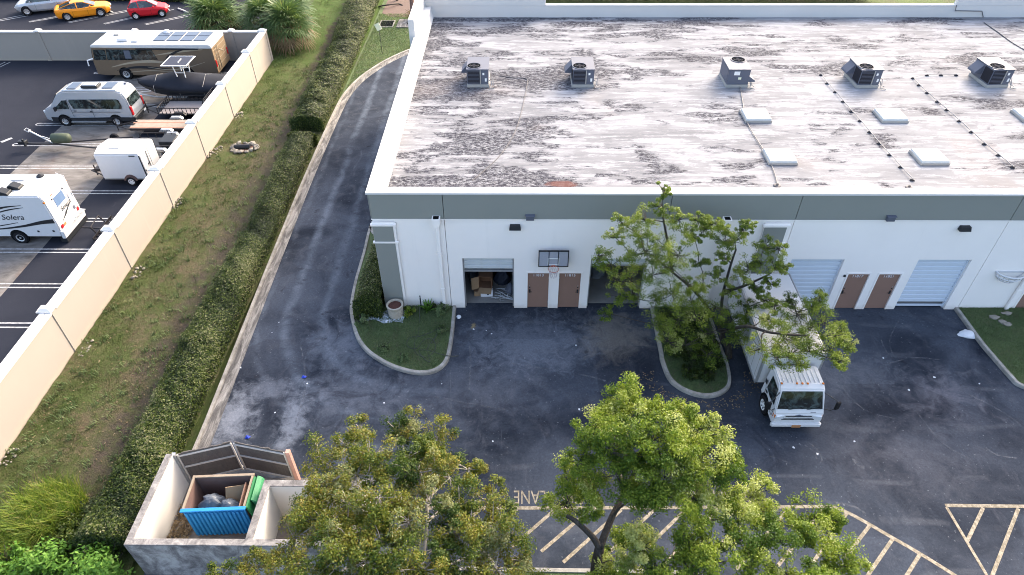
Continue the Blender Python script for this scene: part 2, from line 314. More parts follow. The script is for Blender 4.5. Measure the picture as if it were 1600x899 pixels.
M['clear'] = plain('clear_lens', (.70, .72, .74), .15, .2, .05)
M['plate'] = plain('orange_plate', (.42, .20, .09), .5)
M['whiteplate'] = plain('white_plate', (.75, .76, .75), .5)
M['solar'] = plain('solar_cells', (.06, .085, .13), .35, 0, .1, spec=.4)
t = NT('vehicle_glass'); t.bsdf(t.mix(t.step(t.noise(t.obj(), 2.6, 5, .65, 1.2), .42, .68), (.006, .009, .010), (.06, .085, .085)), .06, None, 0, 0, 0, .8); M['glass'] = t.m  # vehicle glass: pale teal blotches in the colour imitate reflections
t = NT('sky_blue_glass'); t.bsdf(t.mix(t.noise(t.obj(), 2.0, 4), (.10, .16, .27), (.14, .21, .34)), .12, None, 0, 0, 0, .7); M['blueglass'] = t.m
M['brown'] = plain('brown_door_paint', (.265, .162, .125), .55, 0, .08, 1.5, dirt=.2, dirtc=(.10, .07, .06))
M['slat'] = plain('pale_blue_door', (.60, .66, .74), .45, 0, .03, dirt=.1, dirtc=(.45, .45, .45))
M['slatgrey'] = plain('grey_door', (.55, .58, .60), .5, 0, .05, dirt=.25, dirtc=(.45, .40, .30))
M['acgrey'] = plain('unit_sheet_metal', (.105, .115, .15), .6, 0, .05, dirt=.15)
M['coil'] = plain('dark_coil', (.028, .028, .034), .9, 0, .4, 20, spec=.05)
M['acwhite'] = plain('roof_curb_white', (.34, .33, .31), .8, 0, .1, dirt=.4)
M['dome'] = plain('skylight_dome', (.50, .53, .53), .3, 0, .03)
M['black_rubber_block'] = plain('pipe_block', (.03, .03, .035), .8)
M['pipe'] = plain('pale_pipe', (.26, .255, .26), .6)
M['conduitgrey'] = plain('grey_conduit', (.16, .155, .16), .6)
M['cable'] = plain('dark_cable', (.12, .115, .12), .7)
M['plastic'] = plain('clear_board', (.36, .37, .42), .2, 0, .1, 20)
M['rimred'] = plain('orange_rim', (.42, .12, .08), .5)
M['net'] = plain('pale_net', (.62, .56, .58), .8)
M['dblue'] = plain('blue_dumpster', (.022, .20, .47), .6, 0, .12, 2, dirt=.45, dirtc=(.04, .10, .18))
M['dgreen'] = plain('green_lid', (.015, .13, .045), .5, 0, .15, 2, dirt=.35, dirtc=(.02, .05, .025))
M['lidedge'] = plain('pale_green_lid', (.04, .19, .085), .5, 0, .15)
M['bag'] = plain('grey_bag', (.085, .098, .12), .35, 0, .4, 5)
M['cardboard'] = plain('cardboard', (.30, .20, .12), .85, 0, .12, 4)
M['cardin'] = plain('cardboard_inside', (.16, .085, .05), .9, 0, .2, 4)
M['boxwhite'] = plain('white_carton', (.72, .72, .76), .7, 0, .06)
M['board'] = plain('old_gate_board', (.12, .108, .10), .9, 0, .35, 3, dirt=.5, dirtc=(.07, .06, .05))
M['rail'] = plain('pale_rail', (.50, .47, .43), .7, 0, .2, dirt=.4)
M['terracotta'] = plain('post_paint', (.46, .27, .22), .8, 0, .2)
M['floor'] = plain('garage_floor', (.22, .21, .20), .9, 0, .25, 2, dirt=.4)
M['inside'] = plain('garage_wall', (.16, .16, .16), .9, 0, .2)
M['pot'] = plain('cast_pot', (.42, .375, .31), .85, 0, .15, 5, dirt=.35)
M['soil'] = plain('red_mulch', (.10, .045, .035), .95, 0, .6, 14)
M['plasticbag'] = plain('white_plastic', (.60, .62, .66), .4, 0, .06)
M['sheet'] = plain('silver_sheet', (.50, .55, .62), .25, .2, .3, 8)
M['hose'] = plain('grey_hose', (.06, .065, .055), .6)
M['rock'] = plain('pale_limestone', (.24, .215, .18), .95, 0, .25, 6, dirt=.4)
M['drain'] = plain('drain_grate', (.010, .011, .012), 1.0, spec=0.0)
M['sign'] = plain('sign_panel', (.72, .73, .55), .5)
M['signpost'] = plain('sign_post_paint', (.06, .075, .05), .6)
M['shrubstem'] = M['bark']
M['bluelitter'] = plain('blue_litter', (.02, .05, .40), .5)
M['leaflitter'] = plain('dead_leaves', (.13, .085, .06), .95, 0, .5, 10)
M['scrub'] = plain('mulch_bed', (.14, .098, .08), .95, 0, .35, 5, dirt=.5, dirtc=(.12, .08, .06))

# ------------------------------------------------------------------ mesh helpers
WM = {}                                             # world matrix of every object that has been made
class MB:
    def __init__(s): s.v = []; s.f = []; s.mi = []; s.m = 0
    def add(s, vs, fs):
        o = len(s.v); s.v += [tuple(p) for p in vs]; s.f += [tuple(i + o for i in q) for q in fs]; s.mi += [s.m] * len(fs); return s
    def box(s, x0, x1, y0, y1, z0, z1):
        return s.add([(x0, y0, z0), (x1, y0, z0), (x1, y1, z0), (x0, y1, z0), (x0, y0, z1), (x1, y0, z1), (x1, y1, z1), (x0, y1, z1)],
                     [(0, 3, 2, 1), (4, 5, 6, 7), (0, 1, 5, 4), (1, 2, 6, 5), (2, 3, 7, 6), (3, 0, 4, 7)])
    def obox(s, c, sx, sy, sz, rz=0, rx=0, ry=0):
        mt = Matrix.Translation(c) @ Matrix.Rotation(rz, 4, 'Z') @ Matrix.Rotation(ry, 4, 'Y') @ Matrix.Rotation(rx, 4, 'X')
        b = MB().box(-sx / 2, sx / 2, -sy / 2, sy / 2, -sz / 2, sz / 2); return s.add([mt @ Vector(p) for p in b.v], b.f)
    def prism(s, pts, z0, z1):                      # polygon in plan
        n = len(pts)
        a = sum(pts[i][0] * pts[(i + 1) % n][1] - pts[(i + 1) % n][0] * pts[i][1] for i in range(n))
        if a < 0: pts = pts[::-1]
        return s.add([(*p[:2], z0) for p in pts] + [(*p[:2], z1) for p in pts], [tuple(range(n))[::-1], tuple(range(n, 2 * n))] + [(i, (i + 1) % n, n + (i + 1) % n, n + i) for i in range(n)])
    def side(s, pts, y0, y1):                       # polygon in the x-z plane, drawn out along y
        n = len(pts)
        a = sum(pts[i][0] * pts[(i + 1) % n][1] - pts[(i + 1) % n][0] * pts[i][1] for i in range(n))
        if a < 0: pts = pts[::-1]
        return s.add([(p[0], y0, p[1]) for p in pts] + [(p[0], y1, p[1]) for p in pts], [tuple(range(n)), tuple(range(n, 2 * n))[::-1]] + [((i + 1) % n, i, n + i, n + (i + 1) % n) for i in range(n)])
    def loft(s, rings, cap=True):
        n = len(rings[0]); o = []
        for r in rings: o += list(r)
        fs = [(k * n + i, k * n + (i + 1) % n, (k + 1) * n + (i + 1) % n, (k + 1) * n + i) for k in range(len(rings) - 1) for i in range(n)]
        if cap: fs += [tuple(range(n))[::-1], tuple(range((len(rings) - 1) * n, len(rings) * n))]
        return s.add(o, fs)
    def tube(s, path, r, n=6):
        path = [Vector(p) for p in path]; rs = r if isinstance(r, (list, tuple)) else [r] * len(path); rings = []
        for i, p in enumerate(path):
            d = (path[min(i + 1, len(path) - 1)] - path[max(i - 1, 0)])
            d = d.normalized() if d.length > 1e-9 else Vector((0, 0, 1))
            a = d.cross(Vector((0, 0, 1)) if abs(d.z) < .9 else Vector((1, 0, 0))).normalized(); b = d.cross(a)
            rings.append([p + (a * math.cos(2 * PI * k / n) + b * math.sin(2 * PI * k / n)) * rs[i] for k in range(n)])
        return s.loft(rings)
    def lathe(s, prof, c=(0, 0, 0), n=16, axis='z'):  # profile of (radius, height)
        rings = []
        for r, h in prof:
            ring = []
            for k in range(n):
                a = 2 * PI * k / n; u, v = r * math.cos(a), r * math.sin(a)
                ring.append({'z': (c[0] + u, c[1] + v, c[2] + h), 'y': (c[0] + u, c[1] + h, c[2] + v), 'x': (c[0] + h, c[1] + u, c[2] + v)}[axis])
            rings.append(ring)
        return s.loft(rings)
    def xf(s, fn): s.v = [tuple(fn(*p)) for p in s.v]; return s
    def build(s, name, mat, parent=None, smooth=False, bevel=0, world=False, seg=1):
        me = bpy.data.meshes.new(name); me.from_pydata(s.v, [], s.f)
        mats = mat if isinstance(mat, (list, tuple)) else [mat]
        for m in mats: me.materials.append(M[m] if isinstance(m, str) else m)
        if len(mats) > 1: me.polygons.foreach_set('material_index', s.mi)
        bm = bmesh.new(); bm.from_mesh(me); bmesh.ops.recalc_face_normals(bm, faces=bm.faces)
        if bevel:
            es = [e for e in bm.edges if len(e.link_faces) == 2 and e.calc_face_angle(0) > .5]
            bmesh.ops.bevel(bm, geom=es, offset=bevel, segments=seg, affect='EDGES', clamp_overlap=True)
        bm.to_mesh(me); bm.free()
        if smooth: me.polygons.foreach_set('use_smooth', [True] * len(me.polygons))
        return link(name, me, parent, world)
def link(name, data, parent=None, world=False):
    o = bpy.data.objects.new(name, data); COL.objects.link(o); W = Matrix.Identity(4)
    if parent is not None:
        o.parent = parent
        if world: o.matrix_parent_inverse = WM[parent].inverted()
        else: W = WM[parent].copy()
    WM[o] = W; return o
def place(o, loc, rz=0.0, parent=None):
    """put a part that shares its mesh at a spot in its parent's frame"""
    o.location = loc; o.rotation_euler = (0, 0, rz)
    WM[o] = (WM[parent] if parent else Matrix.Identity(4)) @ Matrix.Translation(loc) @ Matrix.Rotation(rz, 4, 'Z'); return o
def tag(o, label=None, cat=None, group=None, kind=None):
    if label: o['label'] = label
    if cat: o['category'] = cat
    if group: o['group'] = group
    if kind: o['kind'] = kind
    return o
def thing(name, label, cat, loc=(0, 0, 0), rz=0.0, group=None):
    o = bpy.data.objects.new(name, None); COL.objects.link(o); o.location = loc; o.rotation_euler = (0, 0, rz); o.empty_display_size = .2
    WM[o] = Matrix.Translation(loc) @ Matrix.Rotation(rz, 4, 'Z'); return tag(o, label, cat, group)
def struct(o): o['kind'] = 'structure'; return o
def copy_thing(root, loc, rz, label=None):
    c = root.copy(); COL.objects.link(c); c.location = loc; c.rotation_euler = (0, 0, rz)
    if label: c['label'] = label
    WM[c] = Matrix.Translation(loc) @ Matrix.Rotation(rz, 4, 'Z')
    def kids(a, b):
        for ch in [x for x in WM if x.parent == a]:
            d = ch.copy(); COL.objects.link(d); d.parent = b; WM[d] = WM[b]; kids(ch, d)
    kids(root, c); return c
def text_mesh(txt, size, shear=0.0, extrude=.004, sx=1.0):
    cu = bpy.data.curves.new('lettering', 'FONT'); cu.body = txt; cu.size = size; cu.shear = shear; cu.extrude = extrude; cu.align_x = 'CENTER'; cu.align_y = 'CENTER'; cu.resolution_u = 3
    o = bpy.data.objects.new('lettering', cu); COL.objects.link(o); bpy.context.view_layer.update()
    me = bpy.data.meshes.new_from_object(o.evaluated_get(bpy.context.evaluated_depsgraph_get()))
    COL.objects.unlink(o); bpy.data.objects.remove(o); return me
def lettering(txt, size, mat, parent, loc, rot, shear=0.0, name='lettering'):
    me = text_mesh(txt, size, shear); me.materials.clear(); me.materials.append(M[mat])
    mt = Matrix.Translation(loc) @ rot.to_4x4(); me.transform(mt)
    return link(name, me, parent)

rng = np.random.default_rng(11)
def unit(n):
    v = rng.normal(size=(n, 3)); return v / np.linalg.norm(v, axis=1)[:, None]
def leafcloud(name, C, N, L, Wd, T, mat, parent=None, world=True, up=.5):
    """one mesh of folded four-point leaves: centres C, outward bias N, length L, width Wd, tint T"""
    n = len(C); C = np.asarray(C, float); L = np.broadcast_to(L, (n,))[:, None]; Wd = np.broadcast_to(Wd, (n,))[:, None]
    nr = unit(n) * .9 + np.asarray(N) + np.array([0, 0, up]); nr /= np.linalg.norm(nr, axis=1)[:, None]
    a = np.cross(nr, unit(n)); a /= (np.linalg.norm(a, axis=1)[:, None] + 1e-9); b = np.cross(nr, a)
    V = np.stack([C - a * L * .5, C + b * Wd * .5 - nr * Wd * .15, C + a * L * .5, C - b * Wd * .5 - nr * Wd * .15], 1).reshape(-1, 3)
    me = bpy.data.meshes.new(name); me.vertices.add(4 * n); me.vertices.foreach_set('co', V.ravel())
    idx = np.arange(n)[:, None] * 4
    tri = np.concatenate([idx + [0, 1, 2], idx + [0, 2, 3]], 1).reshape(-1)
    me.loops.add(6 * n); me.loops.foreach_set('vertex_index', tri.astype(np.int32))
    me.polygons.add(2 * n); me.polygons.foreach_set('loop_start', np.arange(0, 6 * n, 3, dtype=np.int32))
    me.update(calc_edges=True)
    at = me.attributes.new('tint', 'FLOAT', 'POINT'); at.data.foreach_set('value', np.repeat(np.clip(T, 0, 1), 4).astype(np.float32))
    me.materials.append(M[mat]); return link(name, me, parent, world)
def blades(name, base, H, Wd, lean, T, mat, parent=None, world=True):
    """one mesh of bent three-segment grass blades"""
    n = len(base); base = np.asarray(base, float); H = np.broadcast_to(H, (n,))[:, None]
    az = rng.uniform(0, 2 * PI, n); d = np.stack([np.cos(az), np.sin(az), np.zeros(n)], 1); sd = np.stack([-np.sin(az), np.cos(az), np.zeros(n)], 1)
    ln = (np.broadcast_to(lean, (n,)) * rng.uniform(.3, 1.3, n))[:, None]; up = np.array([0, 0, 1.0]); Wd = np.broadcast_to(Wd, (n,))[:, None]
    m = base + up * H * .55 + d * ln * H * .35; tip = base + up * H * (1 - .35 * np.minimum(ln, 1)) + d * ln * H
    V = np.stack([base - sd * Wd / 2, base + sd * Wd / 2, m + sd * Wd * .4, m - sd * Wd * .4, tip], 1).reshape(-1, 3)
    i = np.arange(n)[:, None] * 5
    me = bpy.data.meshes.new(name); me.vertices.add(5 * n); me.vertices.foreach_set('co', V.ravel())
    tri = np.concatenate([i + [0, 1, 2], i + [0, 2, 3], i + [3, 2, 4]], 1).reshape(-1)
    me.loops.add(9 * n); me.loops.foreach_set('vertex_index', tri.astype(np.int32))
    me.polygons.add(3 * n); me.polygons.foreach_set('loop_start', np.arange(0, 9 * n, 3, dtype=np.int32)); me.update(calc_edges=True)
    at = me.attributes.new('tint', 'FLOAT', 'POINT'); at.data.foreach_set('value', np.repeat(np.clip(T, 0, 1), 5).astype(np.float32))
    me.materials.append(M[mat]); return link(name, me, parent, world)
def in_poly(px, py, poly):
    inside = np.zeros(len(px), bool); j = len(poly) - 1
    for i in range(len(poly)):
        xi, yi = poly[i]; xj, yj = poly[j]
        inside ^= ((yi > py) != (yj > py)) & (px < (xj - xi) * (py - yi) / (yj - yi + 1e-12) + xi); j = i
    return inside
def smooth_line(pts, k=6):
    out = []
    for i in range(len(pts) - 1):
        p0, p1, p2, p3 = (Vector(pts[max(i - 1, 0)]), Vector(pts[i]), Vector(pts[i + 1]), Vector(pts[min(i + 2, len(pts) - 1)]))
        for s in range(k):
            q = s / k; out.append(.5 * ((2 * p1) + (p2 - p0) * q + (2 * p0 - 5 * p1 + 4 * p2 - p3) * q * q + (3 * p1 - p0 - 3 * p2 + p3) * q ** 3))
    out.append(Vector(pts[-1])); return out
def offset_line(pts, d):
    out = []
    for i, p in enumerate(pts):
        a = pts[min(i + 1, len(pts) - 1)] - pts[max(i - 1, 0)]; n = Vector((-a.y, a.x)).normalized(); out.append(p + n * d)
    return out
def kerb_strip(name, line, wd, z0, z1, mat, chamfer=.03):
    """a kerb swept along a plan line, with a worn top edge"""
    inn = offset_line(line, wd); m = MB(); rings = []
    for a, b in zip(line, inn):
        d = (b - a).normalized()
        rings.append([(a.x, a.y, z0), (a.x + d.x * chamfer * .4, a.y + d.y * chamfer * .4, z1 - chamfer), (a.x + d.x * chamfer, a.y + d.y * chamfer, z1), (b.x - d.x * .01, b.y - d.y * .01, z1), (b.x, b.y, z0)])
    return m.loft(rings).build(name, mat)
def sheet(name, pts, z, mat):
    m = MB(); m.add([(p[0], p[1], z) for p in pts], [tuple(range(len(pts)))]); return m.build(name, mat)

# ================================================================== SETTING
struct(MB().add([(-400, -300, -.45), (400, -300, -.45), (400, 500, -.45), (-400, 500, -.45)], [(0, 1, 2, 3)]).build('ground', 'ground'))
# swale between the boundary wall and the drive: one relief sheet
xs = np.linspace(-19.45, -12.72, 40); ys = np.linspace(-22, 70, 320)
gx, gy = np.meshgrid(xs, ys); 
hz = -.02 - .16 * np.exp(-((gx + 15.4) / 1.0) ** 2) + .025 * np.sin(gx * 2.1 + gy * .9) * np.sin(gy * 1.7 - gx) + rng.normal(0, .014, gx.shape)
def swale_z(x, y): return -.02 - .16 * np.exp(-((x + 15.4) / 1.0) ** 2)
m = MB(); m.v = list(zip(gx.ravel(), gy.ravel(), hz.ravel())); nx = len(xs)
m.f = [(j * nx + i, j * nx + i + 1, (j + 1) * nx + i + 1, (j + 1) * nx + i) for j in range(len(ys) - 1) for i in range(nx - 1)]; m.mi = [0] * len(m.f)
struct(m.build('grass_swale', 'swale', smooth=True))
# yard and drive
KO = smooth_line([(-12.38, -9.6), (-12.38, -7.1), (-12.45, -4.5), (-12.55, -1), (-12.66, 3), (-12.72, 6), (-12.80, 10), (-12.83, 14), (-12.83, 17), (-12.80, 20), (-12.70, 22.2), (-12.26, 24.6), (-11.5, 26.7), (-10.4, 28.8), (-8.73, 30.9), (-6.0, 33.0), (-2.0, 34.3), (6, 34.6), (45, 34.6)], 5)
KI = [Vector((p.x, p.y)) for p in offset_line(KO, -.58)]
yard = [(-12.2, -22), (-12.2, -9.6)] + [(p.x, p.y) for p in KI] + [(60, 34), (60, -22)]
struct(sheet('yard_pavement', yard, 0.0, 'asphalt'))
struct(kerb_strip('kerb', KO, -.17, -.05, .11, 'kerb'))
gi = offset_line(KO, -.17); go = offset_line(KO, -.60); m = MB(); n = len(KO)
m.add([(p.x, p.y, .035) for p in gi] + [(p.x, p.y, .006) for p in go], [(i, i + 1, n + i + 1, n + i) for i in range(n - 1)]); struct(m.build('gutter', 'gutter'))
# verge beyond the bend of the drive
vg = [(-12.78, 20.5)] + [(p.x, p.y) for p in KO if p.y > 20.6 and p.x < 0] + [(0, 70), (-12.75, 70)]
struct(sheet('verge', vg, .03, 'lawn'))
struct(sheet('mulch_bed', [(-12.4, 39.2), (-11.6, 38.3), (-9.0, 38.0), (-7.5, 38.6), (-6, 44), (-6, 60), (-12.4, 60)], .04, 'scrub'))

ISL_A = smooth_line([(-6.25, 21), (-7.0, 14), (-7.35, 6)] + [g2(*q, .12) for q in [(578, 352), (566, 395), (553, 440), (546, 478), (548, 500), (556, 527), (572, 549), (600, 568), (628, 579), (655, 584), (678, 581), (694, 571), (703, 555), (709, 520)]] + [(-2.87, .0)], 5)
ISL_B = smooth_line([(6.22, 0.0), (6.2, -1.6), (6.18, -3.0)] + [g2(*q, .12) for q in [(1032, 562), (1043, 590), (1060, 606), (1085, 617), (1110, 620), (1132, 613), (1143, 598)]] + [(9.05, -3.6), (8.98, -2.2), (8.95, 0.0)], 5)
ISL_C = smooth_line([(20.38, 0.0)] + [g2(*q, .12) for q in [(1515, 513), (1533.5, 538), (1555, 563), (1577, 588), (1597, 604)]] + [(22.3, -5.5), (23.6, -5.6), (24.6, -4.9), (24.9, -3), (24.9, 0)], 5)
ISL_D = smooth_line([(-4.85, -14.5), (-4.8, -17.4), (-3.5, -17.9), (5.5, -17.9), (7.0, -17.2), (7.2, -15), (7.0, -13.4), (5.8, -12.7), (2, -12.6), (-3.6, -12.6), (-4.7, -13.0), (-4.85, -14.5)], 5)
for ln in (ISL_A, ISL_B, ISL_C, ISL_D):
    ln = [p for p in ln]
    struct(kerb_strip('kerb', ln, .17, -.03, .15, 'kerb', .035))
    inn = offset_line(ln, .16)
    poly = [(p.x, p.y) for p in inn]
    if ln is not None and abs(ln[0].x + 6.25) < .01: poly = poly + [(-2.9, .0), (-6.1, .0), (-6.1, 21)]
    struct(sheet('lawn', poly, .11, 'lawn'))
# painted markings
def stroke(name, pts, wd, z=.005, mat='paint'):
    pts = [Vector(q) for q in pts]; a = offset_line(pts, wd / 2); b = offset_line(pts, -wd / 2); n = len(pts); m = MB()
    m.add([(p.x, p.y, z) for p in a] + [(p.x, p.y, z) for p in b], [(i, i + 1, n + i + 1, n + i) for i in range(n - 1)]); return struct(m.build(name, mat))
stroke('edge_line', smooth_line([g2(*q) for q in [(560, 794), (700, 794), (820, 794), (1000, 793.5), (1200, 792.5), (1285, 792), (1312, 796), (1345, 812), (1390, 838), (1430, 861), (1490, 898), (1560, 945)]], 4), .13)
for a, b in [((690, 797), (660, 822)), ((750, 797), (706, 834)), ((808, 797), (770, 830)), ((866.6, 797), (800, 855)), ((921.7, 797), (845.6, 862)), ((971, 797), (880, 879)), ((1022, 797), (925, 889)), ((1071, 797), (970, 896)), ((1122, 797), (1030, 890)), ((1179, 796), (1090, 890)), ((1232, 796), (1150, 890)), ((1285, 796), (1215, 885)),
             ((1323, 802), (1270, 880)), ((1360, 820), (1320, 872)), ((1395, 842), (1352, 905)), ((1437, 867), (1405, 918))]:
    stroke('hatch_line', [g2(*a), g2(*b)], .115, .009)
stroke('edge_line', [g2(1477, 790), g2(1640, 792)], .13)
stroke('edge_line', [g2(1479, 793), g2(1512, 849), g2(1560, 930)], .10, .009)
stroke('hatch_line', [g2(1536, 794), g2(1511, 846)], .115, .012); stroke('hatch_line', [g2(1591, 795), g2(1550, 900)], .115, .012)
t = NT('tyre_scuff'); P = t.pos()
tr = t.n('ShaderNodeBsdfTransparent'); bs = t.bsdf(t.mix(t.noise(P, 3, 4), (.12, .125, .14), (.24, .25, .27)), .9); mxs = t.n('ShaderNodeMixShader'); t.put(mxs.inputs[0], t.math('MULTIPLY', t.step(t.noise(P, 5, 6, .8), .42, .62), .55)); t.t.links.new(tr.outputs[0], mxs.inputs[1]); t.t.links.new(bs.outputs[0], mxs.inputs[2]); t.t.links.new(mxs.outputs[0], t.out.inputs[0]); M['scuff'] = t.m
for pts, wd in (([(1262, 690), (1276, 702), (1284, 718), (1280, 724)], .06), ([(1258, 696), (1272, 708), (1277, 720)], .05), ([(1330, 718), (1342, 726), (1350, 732)], .16), ([(1190, 712), (1215, 716), (1236, 726)], .05), ([(1300, 785), (1330, 790), (1352, 803)], .10), ([(1288, 780), (1300, 790)], .12), ([(1405, 500), (1390, 530), (1394, 552)], .04), ([(1376, 530), (1384, 548), (1396, 560)], .05),
                ([(734, 540), (735, 575), (733, 612)], .07), ([(700, 500), (703, 560), (705, 640)], .03), ([(800, 568), (835, 574), (872, 579)], .07), ([(680, 620), (740, 632), (790, 640)], .05), ([(560, 640), (575, 668), (582, 690)], .05), ([(905, 585), (935, 592), (958, 601)], .07), ([(1310, 600), (1350, 640), (1400, 655)], .04), ([(1430, 640), (1470, 690), (1520, 720)], .05), ([(1500, 610), (1560, 640), (1600, 668)], .05), ([(470, 540), (478, 600), (462, 660)], .06), ([(1540, 700), (1560, 712), (1590, 716)], .06), ([(1370, 575), (1420, 560), (1470, 562)], .05), ([(1212, 690), (1222, 699)], .12), ([(1255, 560), (1278, 566)], .10), ([(1050, 690), (1110, 660), (1170, 668)], .04)):
    stroke('tyre_scuff', smooth_line([g2(*q) for q in pts], 5), wd, .004, 'scuff')
def road_text(txt, px, size):
    me = text_mesh(txt, size); c = gp(*px); me.materials.clear(); me.materials.append(M['paint'])
    me.transform(Matrix.Translation((c.x, c.y, .004)) @ Matrix.Rotation(PI, 4, 'Z') @ Matrix.Diagonal((.78, 1.25, .3, 1)))
    struct(link('road_lettering', me))
road_text('LANE', (828, 776), .62); road_text('FIRE', (892, 776), .62); road_text('NO PARKING', (1132, 775), .62)
# storage yard: asphalt, concrete apron, paired bay lines with round ends
struct(sheet('storage_yard', [(-80, -25), (-19.55, -25), (-19.55, 28.7), (-80, 28.7)], .0, 'lot'))
struct(sheet('concrete_apron', [(-30.7, -20), (-24.83, -20), (-24.83, 27), (-30.7, 27)], .004, 'concrete'))
for yy in np.arange(-12.6, 27, 2.755):
    y0 = 1.46 + 2.755 * round((yy - 1.46) / 2.755)
    pts = [(-19.7, y0 + .14), (-32.3, y0 + .14)] + [(-32.4 - .14 * math.cos(a), y0 + .14 * math.sin(a)) for a in np.linspace(PI / 2.2, -PI / 2.2, 7)] + [(-32.3, y0 - .14), (-19.7, y0 - .14)]
    stroke('bay_line', pts, .085, .008, 'wpaint')
for yy in (16.1, 13.4): stroke('bay_mark', [(-33.1, yy), (-33.5, yy - .55)], .25, .008, 'wpaint')
for x0 in (-40.2, -40.6): stroke('bay_line', [(x0, 28.3), (x0 - .9, 25.2)], .09, .008, 'wpaint')
# far car park behind the back wall
struct(sheet('far_parking', [(-95, 28.75), (-21.5, 28.75), (-21.5, 43.2), (-95, 43.2)], .0, 'lot'))
for a, b in [((0, 31), (40, 23)), ((0, 33), (44, 25)), ((45, 34), (105, 23)), ((46, 35), (110, 24)), ((106, 35), (200, 16)), ((108, 36), (205, 17)), ((162, 37), (265, 15)), ((164, 38), (272, 15)), ((226, 38), (320, 18)), ((228, 39), (322, 20))]:
    stroke('bay_line', [g2(*a), g2(*b)], .10, .006, 'wpaint')
for px in ((169, 17.5), (286, 17.5)):
    c = gp(*px); st = MB().side([(-.9, 0), (.9, 0), (.82, .12), (-.82, .12)], -.08, .08).build('wheel_stop', 'wpaint', bevel=.015)
    st.location = (c.x, c.y, 0); st.rotation_euler = (0, 0, R(-38)); tag(st, ('white concrete wheel stop in front of the orange coupe', 'white concrete wheel stop beside the palms at the empty bay')[px[0] > 200], 'wheel stop')

# ================================================================== WAREHOUSE
wh = thing('warehouse', 'long white warehouse with grey upper band and worn white flat roof', 'warehouse', (-6.14, 0, 0))
XE, YB, ZB, ZC, ZR = 46.0, 22.0, 5.10, 6.32, 5.70
def whp(m, name, mat, parent=None, **k): return m.build(name, mat, parent or wh, world=True, **k)
OPEN = [(-2.45, -.16, 2.97), (.46, 1.42, 2.14), (1.88, 2.86, 2.14), (3.24, 5.72, 2.97), (12.05, 14.37, 2.97), (14.80, 15.75, 2.14), (16.18, 17.16, 2.14), (17.6, 19.92, 2.97), (23.15, 24.1, 2.14), (30.0, 32.3, 2.97), (34, 35, 2.14)]
JO = [-6.14, -3.09, 6.30, 11.60, 20.53, 29.5, 38.0, XE]
for a, b in zip(JO[:-1], JO[1:]):
    a += .012; b -= .012; m = MB(); x = a
    for (o0, o1, oz) in [o for o in OPEN if o[0] < b and o[1] > a]:
        m.box(x, o0, 0, .25, 0, ZB); m.box(o0, o1, 0, .25, oz, ZB); x = o1
    m.box(x, b, 0, .25, 0, ZB); whp(m, 'wall_panel', 'white_wall')
    whp(MB().box(a, b, -.03, .25, ZB + .003, ZC), 'band_panel', 'grey_wall', bevel=.008)
whp(MB().box(-6.1, -2.46, .252, .34, 0, ZC).box(-2.46, XE, .252, .34, 2.98, ZC).box(-.16, 3.24, .252, .34, 0, 2.97).box(5.72, XE, .252, .34, 0, 2.97), 'wall_backing', 'inside')
whp(MB().box(-6.14, -5.89, .35, YB, 0, ZC).box(XE - .25, XE, .35, YB, 0, ZC).box(-6.14, XE, YB + .002, YB + .25, 0, ZC), 'side_wall', 'white_wall')
whp(MB().box(-6.17, -6.143, .0, YB, ZB, ZC), 'side_band', 'grey_wall')
# thin white ledge under the band
whp(MB().box(-6.16, XE, -.035, -.002, ZB - .05, ZB - .002), 'ledge', 'white_wall')
# roof, parapet and coping
whp(MB().box(-5.9, XE - .2, .34, YB, ZR - .2, ZR), 'roof', 'roof')
whp(MB().box(-5.95, XE, .345, .46, ZR + .002, ZC).box(-5.89, -5.74, .46, YB, ZR + .002, ZC), 'parapet', 'coping')
whp(MB().side([(-5.74, ZR + .004), (-5.60, ZR + .004), (-5.74, ZC - .06)], .46, YB - .01), 'cant_strip', 'capwhite')
m = MB().box(-6.22, XE + .1, -.07, .40, ZC + .003, ZC + .10); whp(m, 'coping', 'capwhite', bevel=.012)
whp(MB().box(-6.22, -5.70, .403, 21.9, ZC + .003, ZC + .10), 'coping', 'capwhite', bevel=.012)
# back parapet: low in the middle, taller at the ends
whp(MB().box(-6.2, XE, YB - .02, YB + .26, ZR + .003, 6.43), 'back_parapet', 'coping')
whp(MB().box(-6.5, 1.78, YB - .03, YB + .3, 6.432, 7.35).box(28.4, XE, YB - .03, YB + .3, 6.432, 7.1), 'back_parapet', 'coping', bevel=.02)
whp(MB().box(1.783, 28.397, YB - .06, YB + .3, 6.433, 6.50), 'coping', 'capwhite', bevel=.012)
whp(MB().box(-6.48, -6.12, 16.7, YB - .034, ZC - .9, 7.40), 'parapet_return', 'coping', bevel=.015)
# pilasters with grey insets in white frames
for x0, x1 in ((-6.155, -5.18), (10.38, 11.42), (37.5, 38.5)):
    whp(MB().box(x0, x1, -.10, -.037, .1, 4.98).box(x0 - .06, x1 + .05, -.15, -.037, 4.80, 4.90).box(x0 - .06, x1 + .05, -.15, -.037, 3.90, 3.97), 'pilaster', 'white_wall')
    whp(MB().box(x0 + .01, x1 - .10, -.125, -.102, 3.98, 4.79).box(x0 + .01, x1 - .10, -.125, -.102, .05, 3.89), 'pilaster_inset', 'grey_wall')
